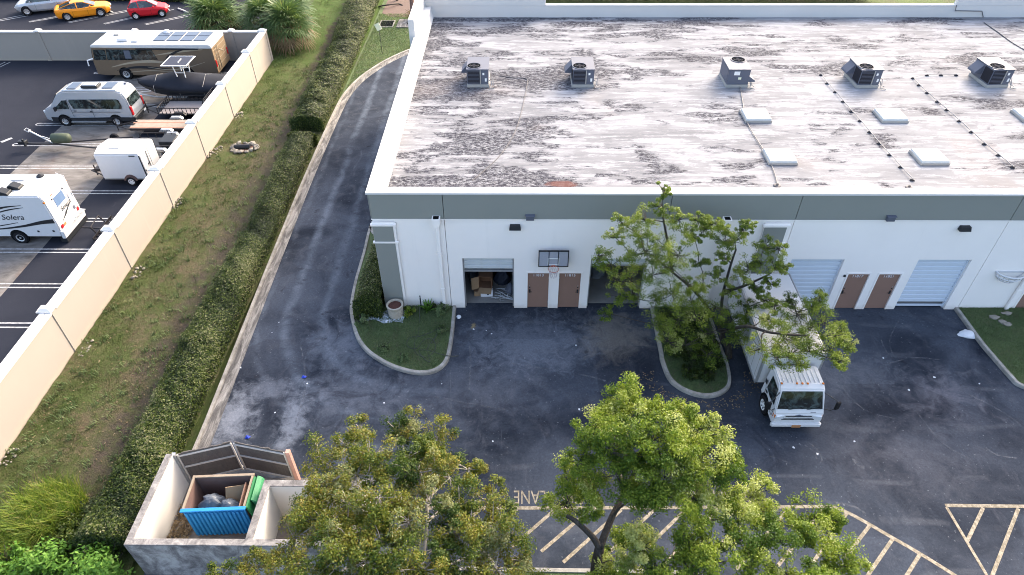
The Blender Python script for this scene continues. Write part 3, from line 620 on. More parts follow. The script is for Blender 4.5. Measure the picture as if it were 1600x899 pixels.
# roller doors: rails, bottom bar, slats, part open on the first two bays
sl_me = {}
def roller(x0, x1, zbot, mat):
    d = whp(MB().box(x0 + .003, x0 + .06, .12, .2, 0.01, 2.96).box(x1 - .06, x1 - .003, .12, .2, 0.01, 2.96).box(x0 + .06, x1 - .06, .13, .19, max(zbot, .012), zbot + .09), 'roller_door', 'steel' if zbot > 1 else mat)
    nz = 12; h = (2.96 - .09) / nz; k = nz; z = 2.96 - h
    while z > zbot + .02:
        key = (round(x1 - x0, 2), mat)
        if key not in sl_me:
            o = MB().side([(.03, 0), (-.02, .035), (-.02, h - .035), (.03, h)], 0, x1 - x0 - .124).xf(lambda x, y, z: (y, x, z)).build('slat', mat, d, world=True, bevel=.004); sl_me[key] = o.data
        else:
            o = link('slat', sl_me[key], d, world=True)
        o.location = (x0 + .062, .16, z); z -= h
roller(-2.45, -.16, 2.10, 'slatgrey'); roller(3.24, 5.72, 2.45, 'slatgrey'); roller(12.05, 14.37, .10, 'slat'); roller(17.6, 19.92, .10, 'slat'); roller(30, 32.3, .1, 'slat')
# man doors
for (x0, x1, num, hs) in ((.46, 1.42, '11813', 0), (1.88, 2.86, '11815', 1), (14.80, 15.75, '11817', 0), (16.18, 17.16, '11821', 1), (23.15, 24.1, '11823', 0), (34, 35, '11825', 0)):
    d = whp(MB().box(x0 + .003, x1 - .003, .05, .10, .02, 2.135), 'door', 'brown', bevel=.006)
    whp(MB().box(x0 - .07, x0 - .002, -.022, .12, 0.01, 2.21).box(x1 + .002, x1 + .07, -.022, .12, 0.01, 2.21).box(x0 - .002, x1 + .002, -.022, .12, 2.142, 2.21), 'door_frame', 'white_wall', d)
    hx = (x0 + .10) if hs == 0 else (x1 - .10)
    whp(MB().box(hx - .035, hx + .035, .035, .05, .92, 1.12).tube([(hx, .03, 1.02), (hx, -.02, 1.02), (hx + (.11 if hs == 0 else -.11), -.025, 1.02)], .014).lathe([(.03, .03), (.03, .052)], (hx, 0, 1.25), 10, 'y'), 'door_handle', 'dark', d)
    whp(MB().box(hx - .012, hx + .012, .04, .05, 1.3, 1.36).box((x1 if hs == 0 else x0) - .015, (x1 if hs == 0 else x0) + .015, .03, .05, 1.75, 1.87).box((x1 if hs == 0 else x0) - .015, (x1 if hs == 0 else x0) + .015, .03, .05, .3, .42), 'hinge', 'steel', d)
    lettering(num, .20, 'boxwhite', d, Vector(((x0 + x1) / 2, .040, 1.97)), Matrix.Rotation(PI / 2, 3, 'X'), name='door_number')
# downspouts
for xd in (-3.50, 8.62, 22.62, 36.0):
    ds = whp(MB().box(xd + .02, xd + .17, -.15, -.036, .05, 4.85).box(xd + .0, xd + .19, -.16, -.036, 3.3, 3.34).box(xd + .0, xd + .19, -.16, -.036, 1.3, 1.34), 'downspout', 'white_wall', bevel=.01)
    whp(MB().side([(-.17, 5.28), (.17, 5.28), (.17, 5.05), (.08, 4.85), (-.08, 4.85), (-.17, 5.05)], -.33, -.04).xf(lambda x, y, z: (x + xd + .09, y, z)), 'conductor_head', 'white_wall', ds)
    whp(MB().box(xd - .03, xd + .21, -.29, -.07, 5.282, 5.287), 'head_opening', 'drain', ds)
# wall lamps and the small scuppers under the band
for xl in (-.11, 18.79, 33.0):
    l = whp(MB().side([(-.25, 4.64), (.25, 4.64), (.21, 4.84), (-.21, 4.84)], -.22, -.002).xf(lambda x, y, z: (x + xl, y if z < 4.7 else min(y, -.002) * .72, z)), 'wall_lamp', 'dark', bevel=.012)
    whp(MB().box(xl - .19, xl + .19, -.2, -.05, 4.625, 4.638), 'lamp_lens', 'clear', l)
for xs_ in (.52, 15.5, 31.0): whp(MB().box(xs_ - .17, xs_ + .17, -.17, -.033, 5.12, 5.34).box(xs_ - .2, xs_ + .2, -.2, -.033, 5.341, 5.37), 'scupper', 'acgrey', bevel=.01)
whp(MB().box(14.60, 14.68, -.06, -.002, 2.0, 2.1).tube([(14.64, -.03, 2.05), (14.64, -.12, 2.1)], .02), 'door_lamp', 'dark')
# rooms behind the two open bays
struct(MB().box(-5.8, 7.0, .345, 9.5, -.05, .02).build('garage_floor', 'floor'))
whp(MB().box(-5.85, 7.1, 9.5, 9.6, .02, 5.4).box(1.6, 1.7, .345, 9.5, .02, 5.4).box(7.0, 7.1, .345, 9.5, .02, 5.4), 'partition', 'inside')

# basketball hoop bolted above the doors
bh = thing('basketball_hoop', 'basketball hoop with clear backboard on the wall above two brown doors', 'basketball hoop', (1.565, 0, 2.75))
MB().box(-.62, .62, -.32, -.30, .06, .86).build('backboard', 'plastic', bh)
MB().box(-.66, .66, -.335, -.285, .86, .91).box(-.66, .66, -.335, -.285, .02, .06).box(-.66, -.62, -.335, -.285, .06, .86).box(.62, .66, -.335, -.285, .06, .86).box(-.22, -.19, -.34, -.322, .06, .86).box(.19, .22, -.34, -.322, .06, .86).build('board_frame', 'dark', bh)
MB().box(-.25, .25, -.335, -.322, .46, .50).box(-.25, .25, -.335, -.322, .12, .16).box(-.25, -.21, -.335, -.322, .16, .46).box(.21, .25, -.335, -.322, .16, .46).build('target_square', 'whiteplate', bh)
MB().box(-.22, -.18, -.29, -.002, .15, .50).box(.18, .22, -.29, -.002, .15, .50).build('bracket', 'dark', bh)
ring = [(.23 * math.cos(a), -.58 + .23 * math.sin(a), .10) for a in np.linspace(0, 2 * PI, 21)]
MB().tube(ring, .012).box(-.08, .08, -.37, -.30, .04, .12).build('rim', 'rimred', bh)
m = MB()
for k in range(12):
    a = 2 * PI * k / 12; b = a + .26; cth = lambda q, r, z: (r * math.cos(q), -.58 + r * math.sin(q), z)
    m.tube([cth(a, .22, .09), cth(b, .17, -.12), cth(a, .14, -.33)], .009, 4).tube([cth(a, .22, .09), cth(a - .26, .17, -.12), cth(a, .14, -.33)], .009, 4)
m.build('net', 'net', bh)
# white wire basket on the wall at the right edge
wb = thing('wall_basket', 'white metal half round basket fixed on the wall above the right lawn', 'wall basket', (21.9, 0, 1.9))
m = MB()
for z, r in ((.42, .62), (.22, .55), (0, .34)): m.tube([(r * math.cos(a), -.03 - r * .75 * math.sin(a), z) for a in np.linspace(0, PI, 13)], .035)
MB.build(m, 'hoop', 'white', wb)
m = MB()
for k in range(9):
    a = PI * k / 8; m.tube([(.62 * math.cos(a), -.03 - .465 * math.sin(a), .42), (.55 * math.cos(a), -.03 - .41 * math.sin(a), .22), (.34 * math.cos(a), -.03 - .255 * math.sin(a), 0)], .025)
m.box(-.66, .66, -.03, -.002, .38, .46).build('bar', 'white', wb)

# ------------------------------------------------------------------ on the roof
def ac_unit(flip=False):
    t = thing('rooftop_unit', 'x', 'air conditioner', (0, 0, ZR), 0, 'air conditioning units on the roof')
    MB().box(-.60, .60, -.56, 1.12, 0.002, .17).build('roof_curb', 'acwhite', t, bevel=.01)
    s = -1 if not flip else 1
    MB().box(-.57, .57, -.53, 1.09, .172, .98).build('cabinet', 'acgrey', t, bevel=.012)
    MB().box(-.60, .60, -.56, 1.12, .982, 1.02).build('top_panel', 'acgrey', t, bevel=.008)
    if not flip:
        g = MB().box(-.53, .10, -.552, -.532, .24, .93).build('coil_grille', 'coil', t); m = MB()
        for z in np.arange(.29, .92, .075): m.box(-.52, .09, -.562, -.553, z, z + .014)
        m.build('louvre', 'acgrey', g)
        MB().box(.12, .17, -.565, -.532, .2, .96).build('corner_post', 'acwhite', t); MB().box(.22, .50, -.548, -.532, .3, .9).build('access_panel', 'acgrey', t, bevel=.008)
        MB().box(.38, .48, -.556, -.549, .34, .52).box(.26, .36, -.556, -.549, .70, .82).build('data_plate', 'whiteplate', t)
        MB().box(-.582, -.572, -.5, .2, .24, .93).build('side_grille', 'coil', t)
        fx, fy = -.20, -.12
        MB().side([(-.57, .95), (-.57, .45), (-.95, .45), (-.92, .55)], -.35, .35).xf(lambda x, y, z: (x, y + .65, z)).build('air_hood', 'acgrey', t, bevel=.01)
    else:
        MB().box(-.28, .02, -.552, -.532, .70, .90).build('data_plate', 'whiteplate', t); MB().box(-.02, .14, -.552, -.532, .46, .58).build('yellow_sticker', 'sign', t)
        MB().side([(.57, .62), (.57, .30), (.95, .30), (.92, .38)], -.5, .1).build('air_hood', 'acgrey', t, bevel=.01)
        fx, fy = .18, .72
        MB().box(-.582, -.572, -.4, .4, .24, .93).build('side_grille', 'acgrey', t)
    f = MB().lathe([(.40, 1.022), (.40, 1.05), (.36, 1.05), (.36, 1.03)], (fx, fy, 0), 20).build('fan_ring', 'acgrey', t, smooth=False)
    MB().lathe([(.365, 1.024), (.365, 1.034)], (fx, fy, 0), 20).build('fan_well', 'drain', f)
    m = MB().lathe([(.07, 1.036), (.07, 1.046)], (fx, fy, 0), 10)
    for k in range(4): m.obox((fx + .15 * math.cos(k * PI / 2), fy + .15 * math.sin(k * PI / 2), 1.040), .24, .10, .008, k * PI / 2)
    m.build('fan', 'coil', f)
    m = MB()
    for q in (.12, .24, .35): m.tube([(fx + q * math.cos(a), fy + q * math.sin(a), 1.055) for a in np.linspace(0, 2 * PI, 17)], .0035, 4)
    m.build('fan_guard', 'acgrey', f)
    m = MB().tube([(.6, -.3, .3), (.72, -.35, .28), (.74, -.5, .12), (.66, -.72, .06), (.9, -.8, .05)], .028).tube([(.6, -.2, .4), (.8, -.3, .42), (.82, -.45, .1), (.95, -.5, .05)], .022)
    m.build('drain_pipe', 'pipe', t)
    return t
u = ac_unit(); place(u, (-2.17, 11.9, ZR), R(0)); u['label'] = 'grey rooftop air conditioner nearest the left parapet, front coil dark'
for (x, y, rz, lb) in ((3.49, 11.9, 0, 'grey rooftop air conditioner second from the left parapet beside a rusty patch'), (18.75, 11.85, R(2), 'grey rooftop air conditioner with side hood between two rows of pipe blocks'), (25.70, 11.9, R(3), 'grey rooftop air conditioner farthest right with hood and bluish shadow')):
    copy_thing(u, (x, y, ZR), rz, lb)
u3 = ac_unit(True); place(u3, (11.78, 11.9, ZR), R(0)); u3['label'] = 'grey rooftop air conditioner with yellow sticker, its fan at the back'
# skylights
def skylight(x, y, lb, s=1.0):
    t = thing('skylight', lb, 'skylight', (x, y, ZR), 0, 'skylights on the roof')
    MB().box(-.66 * s, .66 * s, -.62 * s, .62 * s, .002, .12).build('skylight_curb', 'acwhite', t, bevel=.01)
    MB().loft([[(-.62 * s, -.58 * s, .122), (.62 * s, -.58 * s, .122), (.62 * s, .58 * s, .122), (-.62 * s, .58 * s, .122)], [(-.60 * s, -.56 * s, .2), (.60 * s, -.56 * s, .2), (.60 * s, .56 * s, .2), (-.60 * s, .56 * s, .2)], [(-.48 * s, -.44 * s, .25), (.48 * s, -.44 * s, .25), (.48 * s, .44 * s, .25), (-.48 * s, .44 * s, .25)]]).build('skylight_dome', 'dome', t)
for (x, y, lb) in ((11.9, 7.95, 'white skylight beside the conduit, the far one of its pair'), (11.93, 3.95, 'white skylight beside the conduit, the near one close to the front edge'), (18.62, 7.95, 'white skylight right of the first row of pipe blocks, the far one'), (18.72, 3.95, 'white skylight right of the first row of pipe blocks, the near one'), (25.6, 8.0, 'white skylight cut by the right edge of the photo'), (25.7, 4.0, 'white skylight near the front beyond the right edge'), (32.4, 8.0, 'white skylight far along the roof to the right')):
    skylight(x, y, lb)
def roof_line(name, lb, cat, pts, r, mat, z=.05):
    o = MB().tube(smooth_line([(*g2(*q, ZR), ZR + z) for q in pts], 4), r, 5).build(name, mat); return tag(o, lb, cat)
roof_line('conduit', 'pale conduit running from the stickered air conditioner past two skylights', 'conduit', [(1156, 137), (1160, 160), (1165, 188), (1180, 216), (1197, 243), (1209, 270), (1214, 289)], .022, 'conduitgrey')
roof_line('cable', 'thin dark cable wandering over the left part of the roof', 'cable', [(780, 119), (800, 122), (823, 124), (822, 140), (817, 165), (809, 195), (800, 216), (784, 240), (765, 260), (738, 283)], .018, 'cable', .02)
roof_line('cable', 'dark cable at the far right corner of the roof', 'cable', [(1537, 36), (1560, 52), (1585, 70), (1625, 92)], .025, 'cable', .03)
tag(MB().tube([(*fp(1534, 32, YB - .1)[:2], ZR + .05), (*fp(1534, 19, YB - .1)[:2], 6.12), (*fp(1492, 18, YB - .1)[:2], 6.15), (*fp(1495, 8, YB - .1)[:2], 6.5)], .03, 5).build('conduit', 'cable'), 'dark bent conduit climbing the back parapet', 'conduit')
def blocks(lb, pts):
    pr = [Vector((*g2(*q, ZR), ZR)) for q in pts]; t = thing('gas_pipe', lb, 'pipe', pr[0])
    MB().tube([p + Vector((0, 0, .092)) for p in pr], .018, 5).build('pipe_run', 'pipe', t, world=True)
    me = None
    for p in pr:
        if me is None: o = MB().side([(-.10, .002), (.10, .002), (.07, .05), (.03, .075), (-.03, .075), (-.07, .05)], -.05, .05).build('pipe_block', 'black_rubber_block', t, world=True); me = o.data
        else: o = link('pipe_block', me, t, True)
        o.location = p
blocks('pale pipe on black blocks crossing the roof left of two skylights', [(1060 + x / 2.963, 60 + y / 2.963) for x, y in ((660, 172), (688, 212), (725, 252), (762, 296), (800, 342), (840, 386), (884, 438), (928, 490), (977, 543), (1028, 600), (1082, 660))])
blocks('pale pipe on black blocks crossing the roof towards the right edge', [(1060 + x / 2.963, 60 + y / 2.963) for x, y in ((1285, 174), (1215, 174), (1150, 174), (1085, 188), (1112, 220), (1150, 256), (1197, 297), (1241, 335), (1299, 387), (1355, 438), (1415, 493), (1480, 545), (1545, 600))])
for px in ((1214, 291), (1420, 294)):
    c = gp(*px, ZR); o = MB().lathe([(.16, .003), (.14, .05), (.05, .07), (.05, .14), (0.01, .15)], (c.x, c.y, ZR), 10).build('roof_drain', 'cable'); tag(o, 'small dark roof drain at the end of the conduit' if px[0] < 1300 else 'small dark roof drain at the end of the pipe blocks', 'roof drain')
# stored clutter in the first bay
def carton(x, y, z, sx, sy, sz, rz, mat, lb, flaps=False, tilt=0):
    t = thing('carton', lb, 'box', (x, y, z), rz)
    if not flaps: MB().box(-sx / 2, sx / 2, -sy / 2, sy / 2, 0.001, sz).build('carton_body', mat, t, bevel=.006); MB().box(-sx / 2 - .002, sx / 2 + .002, -.03, .03, sz + .001, sz + .004).build('tape', 'cardin', t)
    else:
        k = .02; MB().box(-sx / 2, sx / 2, sy / 2 - k, sy / 2, .001, sz).box(-sx / 2, -sx / 2 + k, -sy / 2, sy / 2 - k, .001, sz).box(sx / 2 - k, sx / 2, -sy / 2, sy / 2 - k, .001, sz).box(-sx / 2 + k, sx / 2 - k, -sy / 2, sy / 2 - k, .001, .02).box(-sx / 2 + k, sx / 2 - k, -sy / 2, sy / 2 - k, sz - .02, sz).build('carton_body', 'cardin', t)
        MB().obox((-sx / 2 - .16, -sy / 2 - .08, sz / 2), .36, .015, sz, R(28)).obox((0, -sy / 2 - .15, -.01), sx, .34, .015, 0, R(14)).build('flap', 'cardboard', t)
carton(-1.42, .95, .02, .46, .4, .38, R(4), 'boxwhite', 'white printed carton under the big open box in the first bay')
carton(-1.50, 1.15, .42, .62, .55, .72, R(-6), 'cardboard', 'big brown carton lying open on its side on a white carton', True)
carton(-1.93, .92, .02, .30, .3, .26, R(8), 'cardboard', 'small brown carton beside the white printed carton')
carton(-1.68, .82, .02, .14, .16, .24, R(-4), 'boxwhite', 'narrow white carton between the brown and the white one')
MB().box(-.045, .045, -.205, -.201, .10, .26).box(.0, .07, -.205, -.201, .2, .3).build('print', 'navy', bpy.data.objects['carton'])
for (x, y, sx, sy, sz, mt, lb, nm) in ((-2.2, 2.2, .5, .8, 1.0, 'bag', 'grey wrapped bundle against the left side of the first bay', 'bundle'), (-.75, 1.9, .8, .7, .9, 'navy', 'dark blue covered heap in the middle of the first bay', 'covered_heap'), (-.35, 1.15, .5, .6, .55, 'acgrey', 'grey tool heap at the right side of the first bay', 'tool_heap'), (3.9, 2.6, .9, .9, 1.0, 'bag', 'grey covered heap inside the second bay', 'covered_heap')):
    n = 9; rings = []
    for k in range(5):
        f = k / 4; rr = (1 - f ** 2.2) * .5 + .04; rings.append([(x + sx * rr * math.cos(2 * PI * i / n) * random.uniform(.8, 1.15), y + sy * rr * math.sin(2 * PI * i / n) * random.uniform(.8, 1.15), .021 + sz * f) for i in range(n)])
    tag(MB().loft(rings).build(nm, mt), lb, 'heap')
m = MB()
for k in range(26):
    x, y = random.uniform(-1.0, -.25), random.uniform(.35, 1.3); a = random.uniform(0, PI); l = random.uniform(.15, .5)
    m.tube([(x - l * math.cos(a), y - l * math.sin(a) * .5, random.uniform(.03, .3)), (x, y, random.uniform(.05, .2)), (x + l * math.cos(a), y + l * math.sin(a) * .5, random.uniform(.03, .25))], .014, 4)
tag(m.build('scrap_metal', 'steel'), 'tangle of thin metal scrap on the floor of the first bay', 'scrap', kind='stuff')

# ================================================================== WALLS
bw = thing('boundary_wall', 'long cream boundary wall with white coping beside the grass swale', 'wall', (-19.6, 0, 0))
def bp(m, name, mat, parent=None, **k): return m.build(name, mat, parent or bw, world=True, **k)
PY = [-25.5, -19.8, -14.2, -8.45, -2.69, 3.05, 8.53, 13.9, 19.3, 24.7, 28.75]
for i, (a, b) in enumerate(zip(PY[:-1], PY[1:])):
    bp(MB().box(-19.74, -19.52, a + .161, b - .161, -.3, 2.20), 'panel', 'cream')
    bp(MB().box(-19.93, -19.72, a + .17, b - .17, 2.203, 2.31).box(-19.70, -19.46, a + .17, b - .17, 2.203, 2.30), 'coping', 'coping', bevel=.01)
for y in PY:
    p = bp(MB().box(-19.98, -19.485, y - .16, y + .16, -.3, 2.29), 'pilaster', 'cream', bevel=.01)
    bp(MB().box(-20.08, -19.46, y - .22, y + .22, 2.292, 2.36).loft([[(-20.05, y - .2, 2.362), (-19.49, y - .2, 2.362), (-19.49, y + .2, 2.362), (-20.05, y + .2, 2.362)], [(-19.93, y - .08, 2.46), (-19.62, y - .08, 2.46), (-19.62, y + .08, 2.46), (-19.93, y + .08, 2.46)]]), 'pilaster_cap', 'capwhite', p)
bw2 = thing('boundary_wall', 'cream boundary wall behind the motorhome closing the storage yard', 'wall', (-38, 28.72, 0))
PX = [-66, -59, -51.8, -44.5, -37.2, -29.7, -22.2]
for a, b in zip(PX, PX[1:] + [-19.99]):
    e = .165 if b != -19.99 else 0
    bp(MB().box(a + .165, b - e, 28.62, 28.84, -.3, 2.20), 'panel', 'cream', bw2)
    bp(MB().box(a + .17, b - e, 28.56, 28.74, 2.203, 2.31).box(a + .17, b - e, 28.76, 28.92, 2.203, 2.30), 'coping', 'coping', bw2, bevel=.01)
for x in PX:
    p = bp(MB().box(x - .16, x + .16, 28.57, 28.95, -.3, 2.29), 'pilaster', 'cream', bw2, bevel=.01)
    bp(MB().box(x - .22, x + .22, 28.5, 29.0, 2.292, 2.36).loft([[(x - .2, 28.52, 2.362), (x + .2, 28.52, 2.362), (x + .2, 28.98, 2.362), (x - .2, 28.98, 2.362)], [(x - .08, 28.65, 2.46), (x + .08, 28.65, 2.46), (x + .08, 28.85, 2.46), (x - .08, 28.85, 2.46)]]), 'pilaster_cap', 'capwhite', p)

# ================================================================== DUMPSTER ENCLOSURE
ex0, ex1, ey0, ey1, eh = -12.12, -8.42, -12.85, -9.55, 1.9
en = thing('dumpster_enclosure', 'mildewed white block enclosure around the blue dumpster with two open bays', 'enclosure', (ex0, ey0, 0))
def ep(m, name, mat, parent=None, **k): return m.build(name, mat, parent or en, world=True, **k)
def ewall(x0, x1, y0, y1, mats=('enc_in',)):
    ep(MB().box(x0, x1, y0, y1, 0.01, eh), 'wall', 'enc_in'); ep(MB().box(x0 - .012, x1 + .012, y0 - .012, y1 + .012, eh + .002, eh + .045), 'wall_top', 'mildew_top', bevel=.012)
ewall(ex0, ex0 + .2, ey0 + .203, ey1); ewall(ex1, ex1 + .22, ey0 + .203, ey1 - 1.0)
ewall(ex1 + .222, -5.0, ey1 - 1.22, ey1 - 1.0); ewall(-5.22, -5.0, ey0 + .203, ey1 - 1.222)
ep(MB().box(ex0, -5.0, ey0, ey0 + .2, .01, eh), 'wall', 'enc_in'); ep(MB().box(ex0 - .012, -4.99, ey0 - .012, ey0 + .212, eh + .002, eh + .045), 'wall_top', 'mildew_top', bevel=.012)
ep(MB().box(ex0, -5.0, ey0 - .014, ey0 - .003, .0, eh), 'stained_face', 'mildew'); ep(MB().box(ex0 - .014, ex0 - .003, ey0, ey1, .0, eh), 'stained_face', 'mildew')
ep(MB().box(ex0 + .21, -5.2, ey0 + .205, ey1 + .3, .006, .05), 'slab', 'concrete')
def gate_leaf(p, q, lb):
    p, q = Vector(p), Vector(q); L = (q - p).length; rz = math.atan2(q.y - p.y, q.x - p.x)
    g = ep(MB().box(0, L, .03, .07, .12, .17), 'gate', 'rail'); place(g, (0, 0, 0)); WM[g] = Matrix.Translation((p.x, p.y, .05)) @ Matrix.Rotation(rz, 4, 'Z')
    g.matrix_parent_inverse = WM[en].inverted(); g.location = (p.x, p.y, .05); g.rotation_euler = (0, 0, rz); g['label'] = lb
    MB().box(0, .05, -.075, -.03, .1, 1.72).box(L - .05, L, -.075, -.03, .1, 1.72).box(.05, L - .05, -.075, -.03, 1.60, 1.65).box(.05, L - .05, -.075, -.03, .95, 1.0).box(.05, L - .05, -.075, -.03, .12, .17).build('rail', 'rail', g)
    n = int(L / .14)
    for k in range(n):
        a = .01 + k * (L - .02) / n; MB().box(a + .004, a + (L - .02) / n - .004, -.028 + random.uniform(-.004, .004), .0 + random.uniform(-.003, .003), .06, 1.74 + random.uniform(-.03, .03)).build('board', 'board', g)
gate_leaf((-11.86, -9.42), (-10.12, -8.90), 'left gate leaf of weathered boards standing ajar'); gate_leaf((-10.02, -8.90), (-8.1, -9.30), 'right gate leaf of weathered boards standing ajar')
ep(MB().box(-8.06, -7.92, -9.42, -9.26, .05, 1.85), 'gate_post', 'terracotta'); ep(MB().box(-11.99, -11.87, -9.54, -9.42, .05, 1.85), 'gate_post', 'steel')
# the dumpster itself
dpx = thing('dumpster', 'blue ribbed open dumpster with green lid flung over its side', 'dumpster', (-9.93, -10.86, .05), R(3))
L_, W_, Hh = 1.0, .64, 1.62
MB().box(-L_, L_, -W_, -W_ + .05, .1, Hh).build('front_panel', 'dblue', dpx)
MB().box(-L_, L_, W_ - .05, W_, .1, Hh).box(-L_, -L_ + .05, -W_ + .051, W_ - .051, .1, Hh).box(L_ - .05, L_, -W_ + .051, W_ - .051, .1, Hh).box(-L_ + .051, L_ - .051, -W_ + .051, W_ - .051, .1, .15).build('shell', 'rust', dpx)
me = None
for k in range(14):
    x = -L_ + .10 + k * (2 * L_ - .2) / 13
    if me is None: o = MB().loft([[(-.05, 0, .14), (-.028, -.05, .14), (.028, -.05, .14), (.05, 0, .14)], [(-.05, 0, Hh - .09), (-.028, -.05, Hh - .09), (.028, -.05, Hh - .09), (.05, 0, Hh - .09)]]).build('rib', 'dblue', dpx); me = o.data
    else: o = link('rib', me, dpx)
    o.location = (x, -W_ - .001, 0)
MB().box(-L_ - .05, L_ + .05, -W_ - .07, -W_ + .06, Hh + .001, Hh + .06).build('rim_front', 'dblue', dpx, bevel=.01)
MB().box(-L_ - .03, L_ + .03, W_ - .06, W_ + .03, Hh + .001, Hh + .05).box(-L_ - .02, -L_ + .05, -W_ + .062, W_ - .062, Hh + .001, Hh + .05).box(L_ - .05, L_ + .02, -W_ + .062, W_ - .062, Hh + .001, Hh + .05).build('rim', 'rimrust', dpx)
lid = MB().side([(L_ + .04, Hh + .05), (L_ + .10, Hh + .03), (L_ + .30, .30), (L_ + .24, .28)], -W_ + .02, W_ - .1).build('lid', 'dgreen', dpx)
MB().side([(L_ + .12, Hh + .02), (L_ + .30, Hh - .12), (L_ + .38, Hh - .42), (L_ + .24, Hh - .5)], -.35, .62).build('lid_flap', 'lidedge', dpx, bevel=.03)
def heap(m, c, rx, ry, rz_, n=18, k=8):
    rings = []
    for j in range(k):
        f = j / (k - 1); a = f * PI / 2; rings.append([(c[0] + rx * math.cos(a) * math.cos(2 * PI * i / n) * random.uniform(.80, 1.16) * (1 + .10 * math.sin(5 * i + j)) + .01 * math.cos(i), c[1] + ry * math.cos(a) * math.sin(2 * PI * i / n) * random.uniform(.86, 1.12) + .01 * math.sin(i), c[2] + rz_ * math.sin(a)) for i in range(n)])
    return m.loft(rings)
tag(heap(MB(), (-10.3, -10.92, .62), .50, .42, .86).build('rubbish_bag', 'bag'), 'shiny grey rubbish bag lying in the dumpster, the left one', 'rubbish bag')
tag(heap(MB(), (-9.75, -11.0, .62), .42, .36, .72).build('rubbish_bag', 'bag'), 'crumpled grey rubbish bag in the dumpster, the right one by the cardboard', 'rubbish bag')
tag(MB().obox((-9.55, -10.66, 1.15), .66, .03, .75, R(20), R(-24), R(14)).build('cardboard_sheet', 'cardboard'), 'torn cardboard sheet leaning behind the bags in the dumpster', 'cardboard')
tag(MB().obox((-9.1, -10.85, 1.1), .04, .95, .9, R(4), 0, R(-10)).build('board_offcut', 'wood2'), 'pinkish board standing inside the dumpster against its right side', 'board')
C = np.stack([rng.uniform(-11.85, -11.15, 500), rng.uniform(-12.55, -10.2, 500), rng.uniform(.06, .2, 500)], 1)
o = leafcloud('leaf_litter', C, np.array([0, 0, 1.2]), rng.uniform(.06, .2, 500), rng.uniform(.04, .12, 500), rng.random(500), 'leaf_dead'); tag(o, 'brown litter and dead leaves left of the dumpster', 'litter', kind='stuff')

